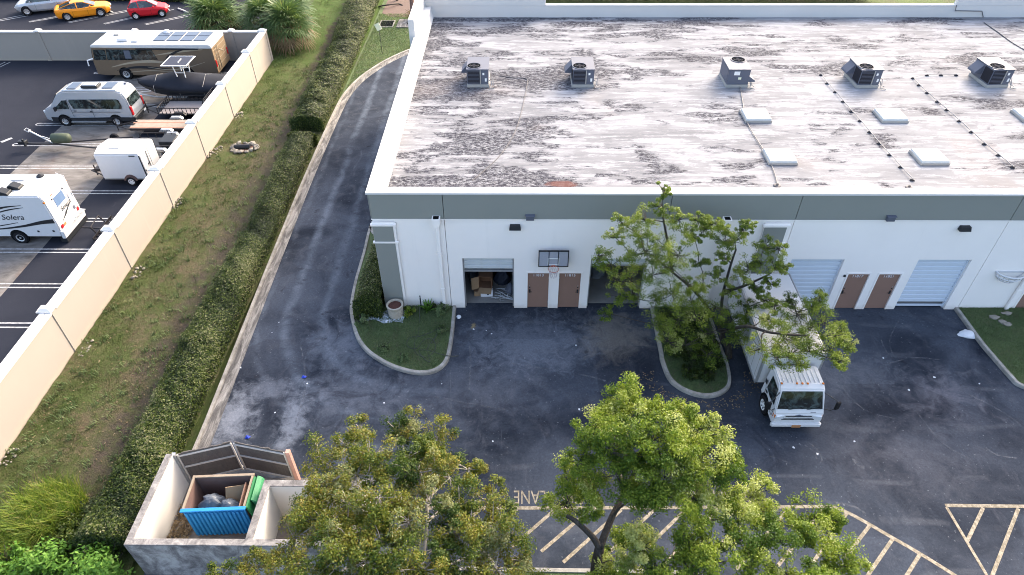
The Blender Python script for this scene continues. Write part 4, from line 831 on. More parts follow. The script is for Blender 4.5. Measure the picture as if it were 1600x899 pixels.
# ================================================================== VEHICLES
def wheel(t, x, y, r, wd, rim='rim', side=1, hub=.6):
    wv = MB().lathe([(r * .55, -wd * .3), (r * .64, -wd / 2), (r * .93, -wd / 2), (r, -wd * .3), (r, wd * .3), (r * .93, wd / 2), (r * .64, wd / 2), (r * .55, wd * .3)], (x, y, r), 18, 'y').build('wheel', 'black', t)
    s = side; m = MB().lathe([(r * .60, s * wd * .31), (r * .60, s * wd * .49), (r * .52, s * wd * .42), (r * .16, s * wd * .36), (r * .14, s * wd * .50), (.01, s * wd * .50)], (x, y, r), 18, 'y')
    m.build('rim', rim, wv)
    m = MB()
    for k in range(6):
        a = k * PI / 3; m.obox((x + r * .38 * math.cos(a), y + s * wd * .435, r + r * .38 * math.sin(a)), r * .13, .012, r * .13, 0, 0, -a)
    m.build('rim_opening', 'drain', wv); return wv
def car(name, lb, cat, loc, rz, paint, L, W, H, prof, cab, wheels, wr, kind='sedan', rim='rim'):
    """prof: (x, low, belt, half width); cab: (x, top, half width at top)"""
    t = thing(name, lb, cat, loc, rz); rings = []
    for x, zl, zb, hw in prof: rings.append([(x, -hw * .90, zl), (x, -hw, zl + .16), (x, -hw, zb - .20), (x, -hw * .93, zb - .03), (x, -hw * .75, zb), (x, hw * .75, zb), (x, hw * .93, zb - .03), (x, hw, zb - .20), (x, hw, zl + .16), (x, hw * .90, zl)])
    MB().loft(rings).build('body', paint, t, smooth=False, bevel=.015)
    belt = lambda x: np.interp(x, [p[0] for p in prof], [p[2] for p in prof]) - .04
    hwb = lambda x: np.interp(x, [p[0] for p in prof], [p[3] for p in prof]) * .90
    rr = [[(x, -hwb(x) if zt < 9 else 0, belt(x)), (x, -ht, zt), (x, ht, zt), (x, hwb(x), belt(x))] for x, zt, ht in cab]
    MB().loft(rr).build('windows', 'glass', t)
    hi = [c for c in cab if c[1] > H - .14]; x0, x1 = min(c[0] for c in hi), max(c[0] for c in hi); hh = max(c[2] for c in hi)
    cs = sorted(cab); zi = lambda x: float(np.interp(x, [c[0] for c in cs], [c[1] for c in cs])); hi_ = lambda x: float(np.interp(x, [c[0] for c in cs], [c[2] for c in cs]))
    rx = np.linspace(x0 - .05, x1 + .05, 6)
    MB().loft([[(x, -hi_(x) - .02, zi(x) - .03), (x, -hi_(x) * .8, zi(x) + .03), (x, hi_(x) * .8, zi(x) + .03), (x, hi_(x) + .02, zi(x) - .03)] for x in rx]).build('roof', paint, t)
    for s in (-1, 1):
        m = MB()
        for i in ([0, -1]):
            xs_ = np.linspace(cs[i][0], (x0, x1)[i], 4) if i == 0 else np.linspace((x1), cs[-1][0], 4)
            m.tube([(x, s * (hwb(x) + (hi_(x) - hwb(x)) * max(0, min(1, (zi(x) - belt(x)) / max(.05, H - belt(x))))) if False else s * (hi_(x) + .012), zi(x) + .012) for x in xs_], .035, 5)
        xm = (x0 + x1) / 2 - .1; m.tube([(xm, s * (hwb(xm) + .012), belt(xm)), (xm - .03, s * (hh + .012), zi(xm))], .04, 5)
        m.build('pillar', paint, t)
        mxx = x1 + .45; MB().obox((mxx, s * (hwb(mxx) + .13), belt(mxx) + .10), .12, .18, .11).build('mirror', paint, t, bevel=.02)
        MB().obox((prof[-1][0] - .10, s * prof[-1][3] * .72, prof[-1][2] - .14), .26, .34, .12, s * -.45).build('headlight', 'clear', t, bevel=.02)
        MB().obox((prof[0][0] + .05, s * prof[0][3] * .76, prof[0][2] - .16), .14, .30, .14, s * .3).build('tail_light', 'redlens', t, bevel=.02)
        for xw in wheels:
            MB().lathe([(wr * 1.16, -.02), (wr * 1.16, .012)], (xw, s * (W / 2 - .03), wr), 18, 'y').build('wheel_arch', 'drain', t)
            wheel(t, xw, s * (W / 2 - .06), wr, .24, rim, s)
        hx = xm - .3; MB().box(hx, hx + .16, s * (W / 2 + .012) - .012, s * (W / 2 + .012) + .012, belt(hx) - .17, belt(hx) - .14).build('door_handle', paint, t)
        m = MB()
        for xj in (x1 + .15, xm - .45): m.box(xj, xj + .012, s * (W / 2 + .003) - .004, s * (W / 2 + .003) + .004, .34, belt(xj) - .1)
        m.build('door_seam', 'drain', t)
    MB().box(prof[-1][0] - .02, prof[-1][0] + .012, -W * .3, W * .3, .34, .5).build('grille', 'dark', t)
    MB().box(prof[0][0] - .014, prof[0][0] + .02, -.24, .24, .48, .60).build('number_plate', 'whiteplate', t)
    return t
a = gp(135, 30); rot = math.atan2(gp(150, 26).y - gp(106, 34).y, gp(150, 26).x - gp(106, 34).x)
car('orange_coupe', 'orange sports coupe parked nose away beyond the cream wall', 'car', (gp(128, 29).x, gp(128, 29).y + .75, 0), R(24), 'orange', 4.5, 1.85, 1.32,
    [(-2.2, .42, .92, .70), (-2.05, .26, 1.0, .86), (-1.3, .2, .98, .93), (0, .18, .93, .92), (1.0, .18, .92, .92), (1.9, .24, .82, .86), (2.2, .36, .70, .66)],
    [(-1.85, .98, .55), (-.75, 1.28, .56), (-.2, 1.34, .57), (.25, 1.30, .56), (1.05, .92, .60)], (-1.32, 1.36), .36, rim='rim')
car('red_hatchback', 'small red hatchback parked alone beyond the cream wall', 'car', (gp(231, 28).x, gp(231, 28).y + .65, 0), R(18), 'red', 3.4, 1.62, 1.45,
    [(-1.62, .40, .92, .66), (-1.5, .24, .98, .77), (-.8, .2, .96, .81), (.2, .2, .92, .81), (.9, .2, .90, .79), (1.45, .26, .76, .72), (1.66, .38, .60, .52)],
    [(-1.55, .98, .52), (-1.2, 1.36, .53), (-.4, 1.46, .55), (.1, 1.42, .54), (.85, .92, .58)], (-1.08, 1.10), .30, rim='whiterim')
car('silver_suv', 'silver sport utility car at the top left beside the orange coupe', 'car', (gp(70, 22).x - .2, gp(70, 22).y + .9, 0), R(198), 'silver', 4.6, 1.9, 1.72,
    [(-2.25, .45, 1.05, .78), (-2.1, .32, 1.12, .90), (-1.2, .26, 1.10, .95), (.2, .26, 1.08, .95), (1.0, .26, 1.06, .94), (1.95, .32, .98, .88), (2.25, .45, .82, .70)],
    [(-2.15, 1.08, .66), (-1.85, 1.66, .64), (-.6, 1.74, .66), (.4, 1.70, .65), (1.25, 1.08, .72)], (-1.35, 1.40), .38)

# --- box truck, facing the camera
tk = thing('box_truck', 'white box truck parked under the tree facing the camera', 'truck', (10.76, -6.95, 0), R(-90))
bx0, bx1, bw_ = -6.55, -1.72, 1.17
MB().box(bx0, bx1, -bw_, bw_, .78, 2.52).build('cargo_box', 'white', tk, bevel=.05, seg=2)
MB().box(bx0 + .1, bx1 - .08, -bw_ + .1, bw_ - .1, 2.521, 2.54).build('box_roof', 'roofwhite', tk, bevel=.008)
for s in (-1, 1):
    MB().box(bx0 + .04, bx1 - .04, s * bw_ - .035, s * bw_ + .012, 2.46, 2.545).box(bx0 + .04, bx1 - .04, s * bw_ - .03, s * bw_ + .014, .74, .84).build('side_rail', 'steel', tk)
    MB().box(bx1 - .10, bx1 + .012, s * (bw_ - .03) - .05, s * (bw_ - .03) + .05, .85, 2.45).build('corner_post', 'steel', tk, bevel=.02)
    m = MB()
    for k in range(9): xx = bx0 + .5 + k * .5; m.box(xx, xx + .015, s * (bw_ + .003) - .004, s * (bw_ + .003) + .004, .86, 2.44)
    m.build('panel_seam', 'acwhite', tk)
MB().box(bx0 + .3, bx1 + .2, -.42, -.30, .55, .76).box(bx0 + .3, bx1 + .2, .30, .42, .55, .76).box(bx0 - .1, bx0 + .3, -1.0, 1.0, .5, .6).build('chassis', 'dark', tk)
cabp = [(-.02, .42), (.02, .62), (.0, .98), (-.10, 1.14), (-.42, 1.92), (-.62, 2.04), (-1.45, 2.08), (-1.58, 2.0), (-1.60, .55), (-1.25, .42)]
MB().side(cabp, -.94, .94).xf(lambda x, y, z: (x, y * (1 - .10 * max(0, z - 1.05)), z)).build('cab', 'white', tk, bevel=.045, seg=2)
m = MB()
for k in range(9): y = -.68 + k * .17; m.box(-1.42, -.66, y - .008, y + .008, 2.055 + 0, 2.083)
m.build('roof_rib', 'roofwhite', tk)
wsz = lambda z: -.10 - (z - 1.14) / (1.92 - 1.14) * .32
MB().add([(wsz(1.17) + .022, -.86, 1.17), (wsz(1.17) + .022, .86, 1.17), (wsz(1.86) + .022, .76, 1.86), (wsz(1.86) + .022, -.76, 1.86), (wsz(1.17) - .05, -.86, 1.17), (wsz(1.17) - .05, .86, 1.17), (wsz(1.86) - .05, .76, 1.86), (wsz(1.86) - .05, -.76, 1.86)], [(0, 1, 2, 3), (7, 6, 5, 4), (0, 4, 5, 1), (1, 5, 6, 2), (2, 6, 7, 3), (3, 7, 4, 0)]).build('windscreen', 'glass', tk, bevel=.012)
m = MB()
for y in (-.45, .25): m.tube([(wsz(1.17) + .04, y, 1.17), (wsz(1.22) + .05, y + .28, 1.22), (wsz(1.24) + .05, y + .5, 1.24)], .012, 4)
m.build('wiper', 'dark', tk)
for s in (-1, 1):
    MB().side([(-.30, 1.18), (-.52, 1.82), (-1.18, 1.84), (-1.18, 1.18), (-.75, 1.12)], -.012, .012).xf(lambda x, y, z: (x, y + s * (.945 * (1 - .10 * max(0, z - 1.05)) + .004), z)).build('side_window', 'glass', tk)
    d = MB().box(-1.25, -.2, s * .944 - .004, s * .944 + .004, .66, .675).box(-1.25, -1.235, s * .944 - .004, s * .944 + .004, .66, 1.1).box(-.215, -.2, s * .944 - .004, s * .944 + .004, .66, 1.02).build('door_seam', 'drain', tk)
    MB().box(-1.18, -1.02, s * .955 - .01, s * .955 + .01, .98, 1.04).build('door_handle', 'dark', tk)
    MB().box(-.62, -.42, s * .948 - .006, s * .948 + .006, .72, .86).box(-1.45, -1.3, s * .948 - .006, s * .948 + .006, 1.2, 1.4).build('vent', 'dark', tk)
    mr = MB().tube([(-.16, s * .92, 1.12), (-.02, s * 1.12, 1.2), (-.02, s * 1.28, 1.32)], .018, 5).tube([(-.38, s * .84, 1.8), (-.1, s * 1.15, 1.75), (-.02, s * 1.28, 1.66)], .018, 5).build('mirror', 'dark', tk)
    MB().obox((-.02, s * 1.30, 1.48), .10, .20, .40, s * .35).build('mirror_head', 'black', mr, bevel=.03)
    MB().obox((-.02, s * .70, .82), .12, .36, .22, s * -.18).build('headlight', 'clear', tk, bevel=.03)
    MB().obox((-.06, s * .90, .84), .14, .05, .20, s * -.5).build('turn_lamp', 'amber', tk, bevel=.01)
    for xw in (-.95, -5.2): wheel(tk, xw, s * .87, .38, .26, 'whiterim', s)
    MB().lathe([(.46, -.02), (.46, .02)], (-.95, s * .935, .42), 18, 'y').build('wheel_arch', 'drain', tk)
MB().box(-.06, .10, -.97, .97, .30, .52).build('bumper', 'white', tk, bevel=.05, seg=2)
MB().box(.008, .034, -.50, .50, .86, .885).box(.008, .034, -.62, .62, .69, .715).box(.008, .03, -.56, .56, .76, .775).build('grille', 'dark', tk)
MB().add([(.028, -.15, .94), (.028, -.05, .955), (.028, -.045, .98), (.028, .045, .98), (.028, .05, .955), (.028, .15, .94), (.028, .145, .92), (.028, .045, .92), (.028, .04, .895), (.028, -.045, .895), (.028, -.05, .92), (.028, -.155, .92)], [tuple(range(12))]).build('emblem', 'acgrey', tk)
MB().box(-.06, -.03, .42, .62, 1.02, 1.05).build('badge', 'acgrey', tk)
MB().box(.102, .118, -.17, .17, .32, .45).build('number_plate', 'plate', tk)
for y in (-.78, -.2, 0, .2, .78): MB().obox((-.60, y, 2.075), .08, .07, .05).build('marker_lamp', 'amber', tk, bevel=.01)

# --- camper van
vn = thing('camper_van', 'silver high roof camper van with long dark side window and roof solar panels', 'van', (-28.55, 18.72, 0), R(180))
L2 = 2.95; hw = .92
vprof = [(-L2 + .05, .38), (-L2, 1.0), (-L2 + .14, 1.9), (-L2 + .30, 2.28), (-2.2, 2.40), (1.2, 2.36), (1.62, 2.20), (2.35, 1.34), (2.88, 1.12), (3.02, .86), (3.0, .40), (2.7, .30), (-2.6, .30)]
MB().side(vprof, -hw, hw).xf(lambda x, y, z: (x, y * (1 - .13 * max(0, z - 1.15)) * (1 - .10 * max(0, x - 2.1)), z)).build('body', 'silver', vn, bevel=.07, seg=2)
yv = lambda z, x=0: hw * (1 - .13 * max(0, z - 1.15)) * (1 - .10 * max(0, x - 2.1))
for s in (-1, 1):
    MB().side([(-2.35, 1.22), (-2.42, 1.36), (-2.34, 1.80), (-2.2, 1.86), (.92, 1.84), (.98, 1.74), (.84, 1.24)], -.012, .012).xf(lambda x, y, z: (x, y + s * (yv(z) + .012), z)).build('side_window', 'glass', vn)
    MB().side([(1.12, 1.22), (1.12, 1.80), (1.42, 1.78), (2.02, 1.30), (1.98, 1.20)], -.012, .012).xf(lambda x, y, z: (x, y + s * (yv(z, x) + .012), z)).build('cab_window', 'glass', vn)
    MB().side([(-2.9, .34), (-2.9, .62), (-1.4, .62), (1.2, .56), (2.6, .62), (2.6, .34)], -.012, .012).xf(lambda x, y, z: (x, y + s * (yv(z, x) + .008), z)).build('lower_trim', 'dark', vn)
    MB().box(-1.0, 1.3, s * .97 - .07, s * .97 + .07, .30, .35).build('side_step', 'alu', vn)
    MB().box(-2.2, 1.0, s * (hw + .004) - .006, s * (hw + .004) + .006, .98, 1.0).box(1.02, 1.03, s * (hw + .002) - .006, s * (hw + .002) + .006, .62, 1.9).box(-.35, -.34, s * (hw + .002) - .006, s * (hw + .002) + .006, .62, 1.2).build('body_seam', 'drain', vn)
    MB().box(.70, .86, s * (hw + .015) - .012, s * (hw + .015) + .012, 1.06, 1.10).box(-.32, -.2, s * (hw + .015) - .012, s * (hw + .015) + .012, .98, 1.06).build('door_handle', 'dark', vn)
    MB().obox((1.98, s * 1.04, 1.26), .12, .22, .28).build('mirror', 'dark', vn, bevel=.03)
    MB().obox((-2.93, s * .80, 1.05), .10, .16, .62).build('tail_light', 'redlens', vn, bevel=.02)
    MB().obox((2.88, s * .66, .93), .22, .32, .2, s * -.5).build('headlight', 'clear', vn, bevel=.03)
    for xw in (-1.72, 1.75):
        MB().lathe([(.43, -.02), (.43, .02)], (xw, s * (hw - .018), .38), 18, 'y').build('wheel_arch', 'drain', vn); wheel(vn, xw, s * (hw - .06), .34, .22, 'rim', s)
MB().side([(-L2 + .015, 1.30), (-L2 + .125, 1.86), (-L2 + .165, 1.86), (-L2 + .05, 1.30)], -.72, .72).xf(lambda x, y, z: (x - .025, y * (1 - .12 * max(0, z - 1.3)), z)).build('rear_window', 'glass', vn)
MB().box(-L2 - .12, -L2 + .1, -.92, .92, .36, .62).build('bumper', 'dark', vn, bevel=.03); MB().box(-L2 - .136, -L2 - .121, -.62, -.32, .44, .58).build('number_plate', 'whiteplate', vn)
MB().side([(1.66, 2.14), (2.30, 1.38), (2.33, 1.40), (1.70, 2.17)], -.72, .72).build('windscreen', 'glass', vn)
MB().tube([(-2.4, .80, 2.47), (1.1, .80, 2.45)], .05, 6).build('awning', 'alu', vn)
MB().box(.45, 1.05, -.50, .45, 2.395, 2.43).build('solar_panel', 'solar', vn); MB().box(-1.95, -1.25, -.5, .35, 2.41, 2.44).build('solar_panel', 'solar', vn)
a = MB().box(-1.0, .1, -.22, .40, 2.40, 2.56).build('roof_fan', 'dark', vn, bevel=.03); MB().box(-.9, .0, -.15, .33, 2.561, 2.60).build('fan_cover', 'alu', a, bevel=.02)
MB().obox((-2.45, -.45, 2.40), .2, .14, .06).build('marker_lamp', 'acgrey', vn, bevel=.02)
MB().box(-2.55, -2.25, -hw - .016, -hw - .006, .72, .86).build('vent', 'dark', vn)

# --- class A motorhome with swooshes
mh = thing('motorhome', 'big brown and tan motorhome with swoosh stripes and roof solar panels', 'motorhome', (-27.0, 26.45, 0), R(180))
ml, mw, mt = 4.55, 1.34, 2.64
MB().side([(-ml, .42), (-ml, 2.44), (ml - .30, 2.44), (ml - .02, 1.3), (ml, .40), (3.9, .32), (2.2, .32), (-2.2, .30), (-3.4, .52)], -mw, mw).build('body', 'tan', mh, bevel=.03)
MB().side([(-ml - .02, 2.34), (-ml - .02, 2.56), (-ml + .15, mt), (ml - .5, mt), (ml - .28, 2.56), (ml - .27, 2.42)], -mw - .02, mw + .02).build('roof_cap', 'roofwhite', mh, bevel=.03)
MB().box(-ml - .016, -ml - .003, -mw + .03, mw - .03, .5, 2.33).build('rear_panel', 'tanrear', mh)
def swoosh(t, pts, s, mat, y, name='stripe'):
    up_ = smooth_line([(p[0], p[1]) for p in pts], 5); lo = smooth_line([(p[0], p[1] - p[2]) for p in pts], 5); m = MB(); n = len(up_)
    m.add([(p.x, s * y, p.y) for p in up_] + [(p.x, s * y, p.y) for p in lo] + [(p.x, s * (y - .008), p.y) for p in up_] + [(p.x, s * (y - .008), p.y) for p in lo], [q for i in range(n - 1) for q in ((i, i + 1, n + i + 1, n + i), (2 * n + i, 3 * n + i, 3 * n + i + 1, 2 * n + i + 1), (i, 2 * n + i, 2 * n + i + 1, i + 1), (n + i, n + i + 1, 3 * n + i + 1, 3 * n + i))]); return m.build(name, mat, t)
for s in (1, -1):
    swoosh(mh, [(3.3, .98, .04), (1.8, 1.35, .14), (.2, 1.50, .20), (-1.3, 1.28, .10), (-1.9, 1.15, .02)], s, 'beige', mw + .012)
    swoosh(mh, [(3.0, .72, .03), (1.6, 1.02, .16), (.4, 1.02, .20), (-1.2, .84, .08), (-2.6, .92, .02)], s, 'dark', mw + .012)
    swoosh(mh, [(.6, .98, .02), (-1.0, .80, .07), (-2.4, .98, .07), (-3.8, 1.35, .02)], s, 'beige', mw + .016)
    swoosh(mh, [(-.2, 1.86, .02), (-1.2, 2.05, .10), (-2.3, 2.22, .14), (-3.9, 2.30, .04)], s, 'beige', mw + .012)
    swoosh(mh, [(-.9, 1.5, .06), (-1.2, 1.85, .2), (-2.0, 2.22, .14), (-2.8, 2.36, .02)], s, 'dark', mw + .016)
    swoosh(mh, [(2.0, .60, .04), (.5, .72, .06), (-1.2, .62, .03)], s, 'beige', mw + .016)
    MB().side([(ml - .38, 2.28), (ml - .2, 1.52), (3.45, 1.52), (3.30, 2.28)], -.01, .01).xf(lambda x, y, z: (x, y + s * (mw + .012), z)).build('cab_window', 'glass', mh)
    MB().side([(3.22, 2.30), (3.38, 1.50), (-.35, 1.52), (-.15, 2.26)], -.01, .01).xf(lambda x, y, z: (x, y + s * (mw + .010), z)).build('side_window', 'glass', mh)
    MB().side([(1.95, 2.22), (2.0, 1.62), (1.55, 1.62), (1.5, 2.22)], -.004, .004).xf(lambda x, y, z: (x, y + s * (mw + .024), z)).build('window_post', 'acgrey', mh)
    MB().box(-3.6, 1.0, s * (mw + .05) - .05, s * (mw + .05) + .05, 2.30, 2.37).build('awning', 'dark', mh)
    for xw in (2.4, -2.3):
        MB().lathe([(.50, -.02), (.50, .02)], (xw, s * (mw - .014), .45), 18, 'y').build('wheel_arch', 'drain', mh); wheel(mh, xw, s * (mw - .10), .42, .28, 'rim', s)
    MB().tube([(ml - .12, s * mw, 1.6), (ml + .22, s * (mw + .22), 1.55), (ml + .26, s * (mw + .24), 1.15)], .05, 6).build('mirror', 'whiterim', mh)
    MB().obox((-ml - .02, s * 1.2, 1.2), .05, .16, .5).build('tail_light', 'redlens', mh)
MB().side([(ml - .29, 2.36), (ml - .05, 1.45), (ml - .01, 1.45), (ml - .25, 2.36)], -1.3, 1.3).build('windscreen', 'glass', mh)
m = MB()
for z in (.9, 1.3, 1.7, 2.1): m.box(-ml - .03, -ml - .018, -1.2, 1.2, z, z + .03)
m.tube([(-ml - .05, .5, .6), (-ml - .08, .5, 2.35)], .025).tube([(-ml - .05, .9, .6), (-ml - .08, .9, 2.35)], .025); m.build('rear_ladder', 'beige', mh)
MB().obox((-ml - .03, -.2, 1.7), .03, .9, .06, 0, .5).build('rear_stripe', 'beige', mh)
for x in (-4.0, -3.0, -2.0, -1.0):
    for y in (.22, -.72): MB().box(x + .02, x + .90, y - .40, y + .42, mt + .03, mt + .06).build('solar_panel', 'solar', mh)
MB().box(1.7, 2.5, .1, .8, mt + .002, mt + .22).build('roof_unit', 'white', mh, bevel=.06); MB().box(.9, 1.4, .3, .9, mt + .002, mt + .14).build('roof_vent', 'white', mh, bevel=.04)
MB().lathe([(.26, mt + .002), (.26, mt + .08), (.18, mt + .2), (.02, mt + .24)], (-.5, -1.0, 0), 14).build('satellite_dome', 'white', mh); MB().box(2.9, 3.3, -.9, -.4, mt + .002, mt + .1).build('roof_vent', 'acwhite', mh, bevel=.02)

# --- white motorhome, rear end towards the wall
cv = thing('white_motorhome', 'white motorhome with black stripes and script lettering, its rear towards the wall', 'motorhome', (-28.0, 5.93, 0), R(180))
rl = 4.25; rw = 1.07; rh = 2.95
MB().side([(-rl + .06, .42), (-rl - .02, 1.0), (-rl + .05, 2.78), (-rl + .16, 2.92), (4.2, 2.92), (4.2, .42)], -rw, rw).build('body', 'white', cv, bevel=.05, seg=2)
MB().box(-rl + .25, 4.1, -rw + .08, rw - .08, 2.922, 2.94).build('roof', 'roofwhite', cv)
MB().side([(-rl - .10, .30), (-rl - .14, .74), (-rl + .05, .78), (-rl + .1, .30)], -rw - .01, rw + .01).build('bumper', 'white', cv, bevel=.03)
MB().box(-rl - .1, -rl + .25, -rw + .02, rw - .02, .06, .295).build('mud_flap', 'dark', cv)
for s in (1, -1):
    swoosh(cv, [(-2.95, 2.40, .02), (-2.0, 2.32, .10), (-1.1, 2.10, .20), (.4, 1.65, .22), (2.0, 1.45, .1)], s, 'dark', rw + .012)
    swoosh(cv, [(-3.0, 2.27, .02), (-2.2, 2.16, .07), (-1.3, 1.90, .05), (-.8, 1.72, .01)], s, 'dark', rw + .012)
    swoosh(cv, [(-4.2, 1.56, .26), (-3.5, 1.44, .20), (-2.4, 1.16, .12), (-1.0, .95, .07), (.8, .88, .05)], s, 'dark', rw + .012)
    swoosh(cv, [(-2.3, 1.35, .02), (-1.6, 1.22, .05), (-.8, 1.10, .05), (1.0, 1.05, .03)], s, 'dark', rw + .014)
    swoosh(cv, [(-1.2, 1.45, .01), (-.4, 1.32, .04), (1.0, 1.22, .04)], s, 'dark', rw + .014)
    rot = Matrix.Rotation(PI, 3, 'Z') @ Matrix.Rotation(PI / 2, 3, 'X') if s == 1 else Matrix.Rotation(PI / 2, 3, 'X')
    lettering('Solera', .46, 'dark', cv, Vector((-2.15, s * (rw + .012), 1.66)), rot, .35)
    for xw in (-1.95, 2.6):
        MB().lathe([(.46, -.02), (.46, .02)], (xw, s * (rw - .014), .42), 18, 'y').build('wheel_arch', 'drain', cv); wheel(cv, xw, s * (rw - .10), .36, .26, 'rim', s)
    for xh, zz in ((-3.1, .78), (-.6, .72), (-3.9, .8)): MB().box(xh - .05, xh + .05, s * (rw + .01) - .012, s * (rw + .01) + .012, zz - .04, zz + .05).build('hatch_lock', 'dark', cv)
    MB().box(-rl + .02, -rl + .12, s * (rw - .02) - .03, s * (rw - .02) + .03, 2.5, 2.56).build('marker_lamp', 'amber', cv)
xr = -rl - .012
def rearx(z): return np.interp(z, [.42, 1.0, 2.78], [-rl + .06, -rl - .02, -rl + .05])
MB().side([(rearx(1.85) - .014, 1.85), (rearx(2.4) - .014, 2.4), (rearx(2.4) + .02, 2.4), (rearx(1.85) + .02, 1.85)], -.42, .42).build('rear_window', 'blueglass', cv, bevel=.01)
for y in (-.5, .5): MB().obox((rearx(2.2) - .02, y * 1.02, 2.4), .03, .06, .06).build('window_clip', 'dark', cv)
rr = Matrix.Rotation(-PI / 2, 3, 'Z') @ Matrix.Rotation(PI / 2, 3, 'X')
lettering('Solera', .36, 'dark', cv, Vector((xr - .018, -.1, 1.62)), rr, .35)
def rstripe(y0, z0, y1, z1, wdt):
    MB().add([(xr - .02, y0, z0), (xr - .02, y1, z1), (xr - .02, (y0 + y1) / 2, (z0 + z1) / 2 - wdt)], [(0, 1, 2)]).build('stripe', 'dark', cv)
rstripe(.75, 1.05, -.55, 1.62, .10); rstripe(.35, 1.30, -.75, 1.60, .05)
for k, y in enumerate((.20, .32, .44)): MB().obox((rearx(2.55) - .01, y, 2.58), .03, .05, .03).build('marker_lamp', 'amber', cv)
for y in (.80, -.82):
    MB().obox((xr - .01, y, .92), .03, .18, .22).build('tail_light', 'redlens', cv, bevel=.01)
MB().obox((xr - .012, .56, .90), .02, .22, .14).build('number_plate', 'plate', cv); MB().obox((xr - .012, -.62, 1.15), .02, .16, .2).build('sticker', 'acgrey', cv)
m = MB()
for y in (-.95, -.55, -.15): m.tube([(-rl - .08, y, .8), (-rl - .30, y, .78), (-rl - .30, y + .28, .78), (-rl - .08, y + .28, .8)], .022)
m.build('hitch_rack', 'steel', cv)
m = MB(); m.tube([(-rl + .02, -.62, .9), (-rl - .05, -.62, 2.9), (-rl + .3, -.62, 3.05)], .02).tube([(-rl + .02, -.95, .9), (-rl - .05, -.95, 2.9), (-rl + .3, -.95, 3.05)], .02).build('ladder', 'white', cv)
for x, y in ((-2.55, .3), (-2.25, .82)):
    v = MB().side([(x - .32, 2.942), (x - .28, 3.05), (x + .1, 3.2), (x + .3, 3.12), (x + .32, 2.942)], y - .22, y + .22).build('roof_vent', 'dark', cv, bevel=.02)
MB().box(-2.6, -1.9, -.75, -.35, 2.942, 3.02).build('roof_vent', 'white', cv, bevel=.02); MB().box(-1.3, -.2, -.4, .35, 2.942, 3.22).build('roof_unit', 'white', cv, bevel=.06)
MB().lathe([(.18, 2.942), (.18, 3.0), (.02, 3.08)], (-3.2, -.8, 0), 12).build('roof_vent', 'dark', cv)

# --- boat under a black cover with a folding top, on its trailer
bt = thing('covered_boat', 'boat under a black cover with a white framed top rising through it', 'boat', (-23.35, 21.7, 0), R(180))
rings = []
for x, hwid, zk, zs, zt in ((-3.3, 1.05, .60, 1.40, 1.46), (-2.6, 1.18, .45, 1.42, 1.62), (-1.2, 1.25, .40, 1.45, 1.85), (.2, 1.22, .40, 1.5, 2.15), (.9, 1.12, .42, 1.52, 2.05), (2.0, .90, .55, 1.56, 1.80), (2.9, .50, .85, 1.58, 1.66), (3.35, .06, 1.30, 1.52, 1.55)):
    rings.append([(x, 0, zk), (x, -hwid * .72, zk + .28), (x, -hwid, zs - .25), (x, -hwid * .98, zs), (x, -hwid * .45, (zs + zt) / 2 + .02), (x, 0, zt), (x, hwid * .45, (zs + zt) / 2 + .02), (x, hwid * .98, zs), (x, hwid, zs - .25), (x, hwid * .72, zk + .28)])
MB().loft(rings).build('cover', 'blackfab', bt, smooth=True)
MB().loft([[(p[0], p[1] * 1.01, p[2] - .01) for p in (r[0], r[1], r[2])] + [(p[0], p[1] * 1.01, p[2] - .01) for p in (r[8], r[9])] for r in rings]).build('hull', 'dark', bt)
MB().box(-.75, .85, -.78, .78, 2.82, 2.86).build('canvas_top', 'navy', bt)
m = MB()
for y in (-.8, .8): m.tube([(-.85, y, 2.84), (.95, y, 2.84)], .04)
for x in (-.8, .9): m.tube([(x, -.8, 2.84), (x, .8, 2.84)], .04)
m.tube([(-.05, -.3, 2.87), (-.05, .3, 2.87)], .03)
for x in (-.3, .25):
    for y in (-.4, .4): m.tube([(x, y, 1.85), (x * 1.3, y * 1.25, 2.82)], .035)
m.tube([(-.3, -.45, 2.2), (.3, -.45, 2.2)], .025).tube([(-.3, .45, 2.2), (.3, .45, 2.2)], .025).build('top_frame', 'whiterim', bt)
m = MB()
for x in (-1.6, .1, 1.8): m.tube([(x, -1.12, .75), (x, -1.1, 1.45), (x + .05, 0, 1.9), (x, 1.1, 1.45), (x, 1.12, .75)], .014, 4)
m.build('tie_strap', 'acwhite', bt)
tr_ = MB().tube([(-3.0, -.6, .5), (2.0, -.6, .5), (4.0, 0, .5)], .05).tube([(-3.0, .6, .5), (2.0, .6, .5), (4.0, 0, .5)], .05).tube([(-1.5, -.9, .4), (-1.5, .9, .4)], .05)
for y in (-.95, .95): tr_.tube([(-3.0, y * .98, .5), (-3.05, y * 1.25, .5), (-3.1, y * 1.25, 1.95)], .045)
tr_ = tr_.build('trailer_frame', 'alu', bt)
for y in (-1.0, 1.0):
    for x in (-1.1, -1.85): wheel(bt, x, y, .3, .18, 'rim', 1 if y > 0 else -1)
    MB().side([(-2.3, .55), (-2.1, .68), (-.85, .68), (-.65, .55)], y - .12, y + .12).build('fender', 'blackmetal', bt)

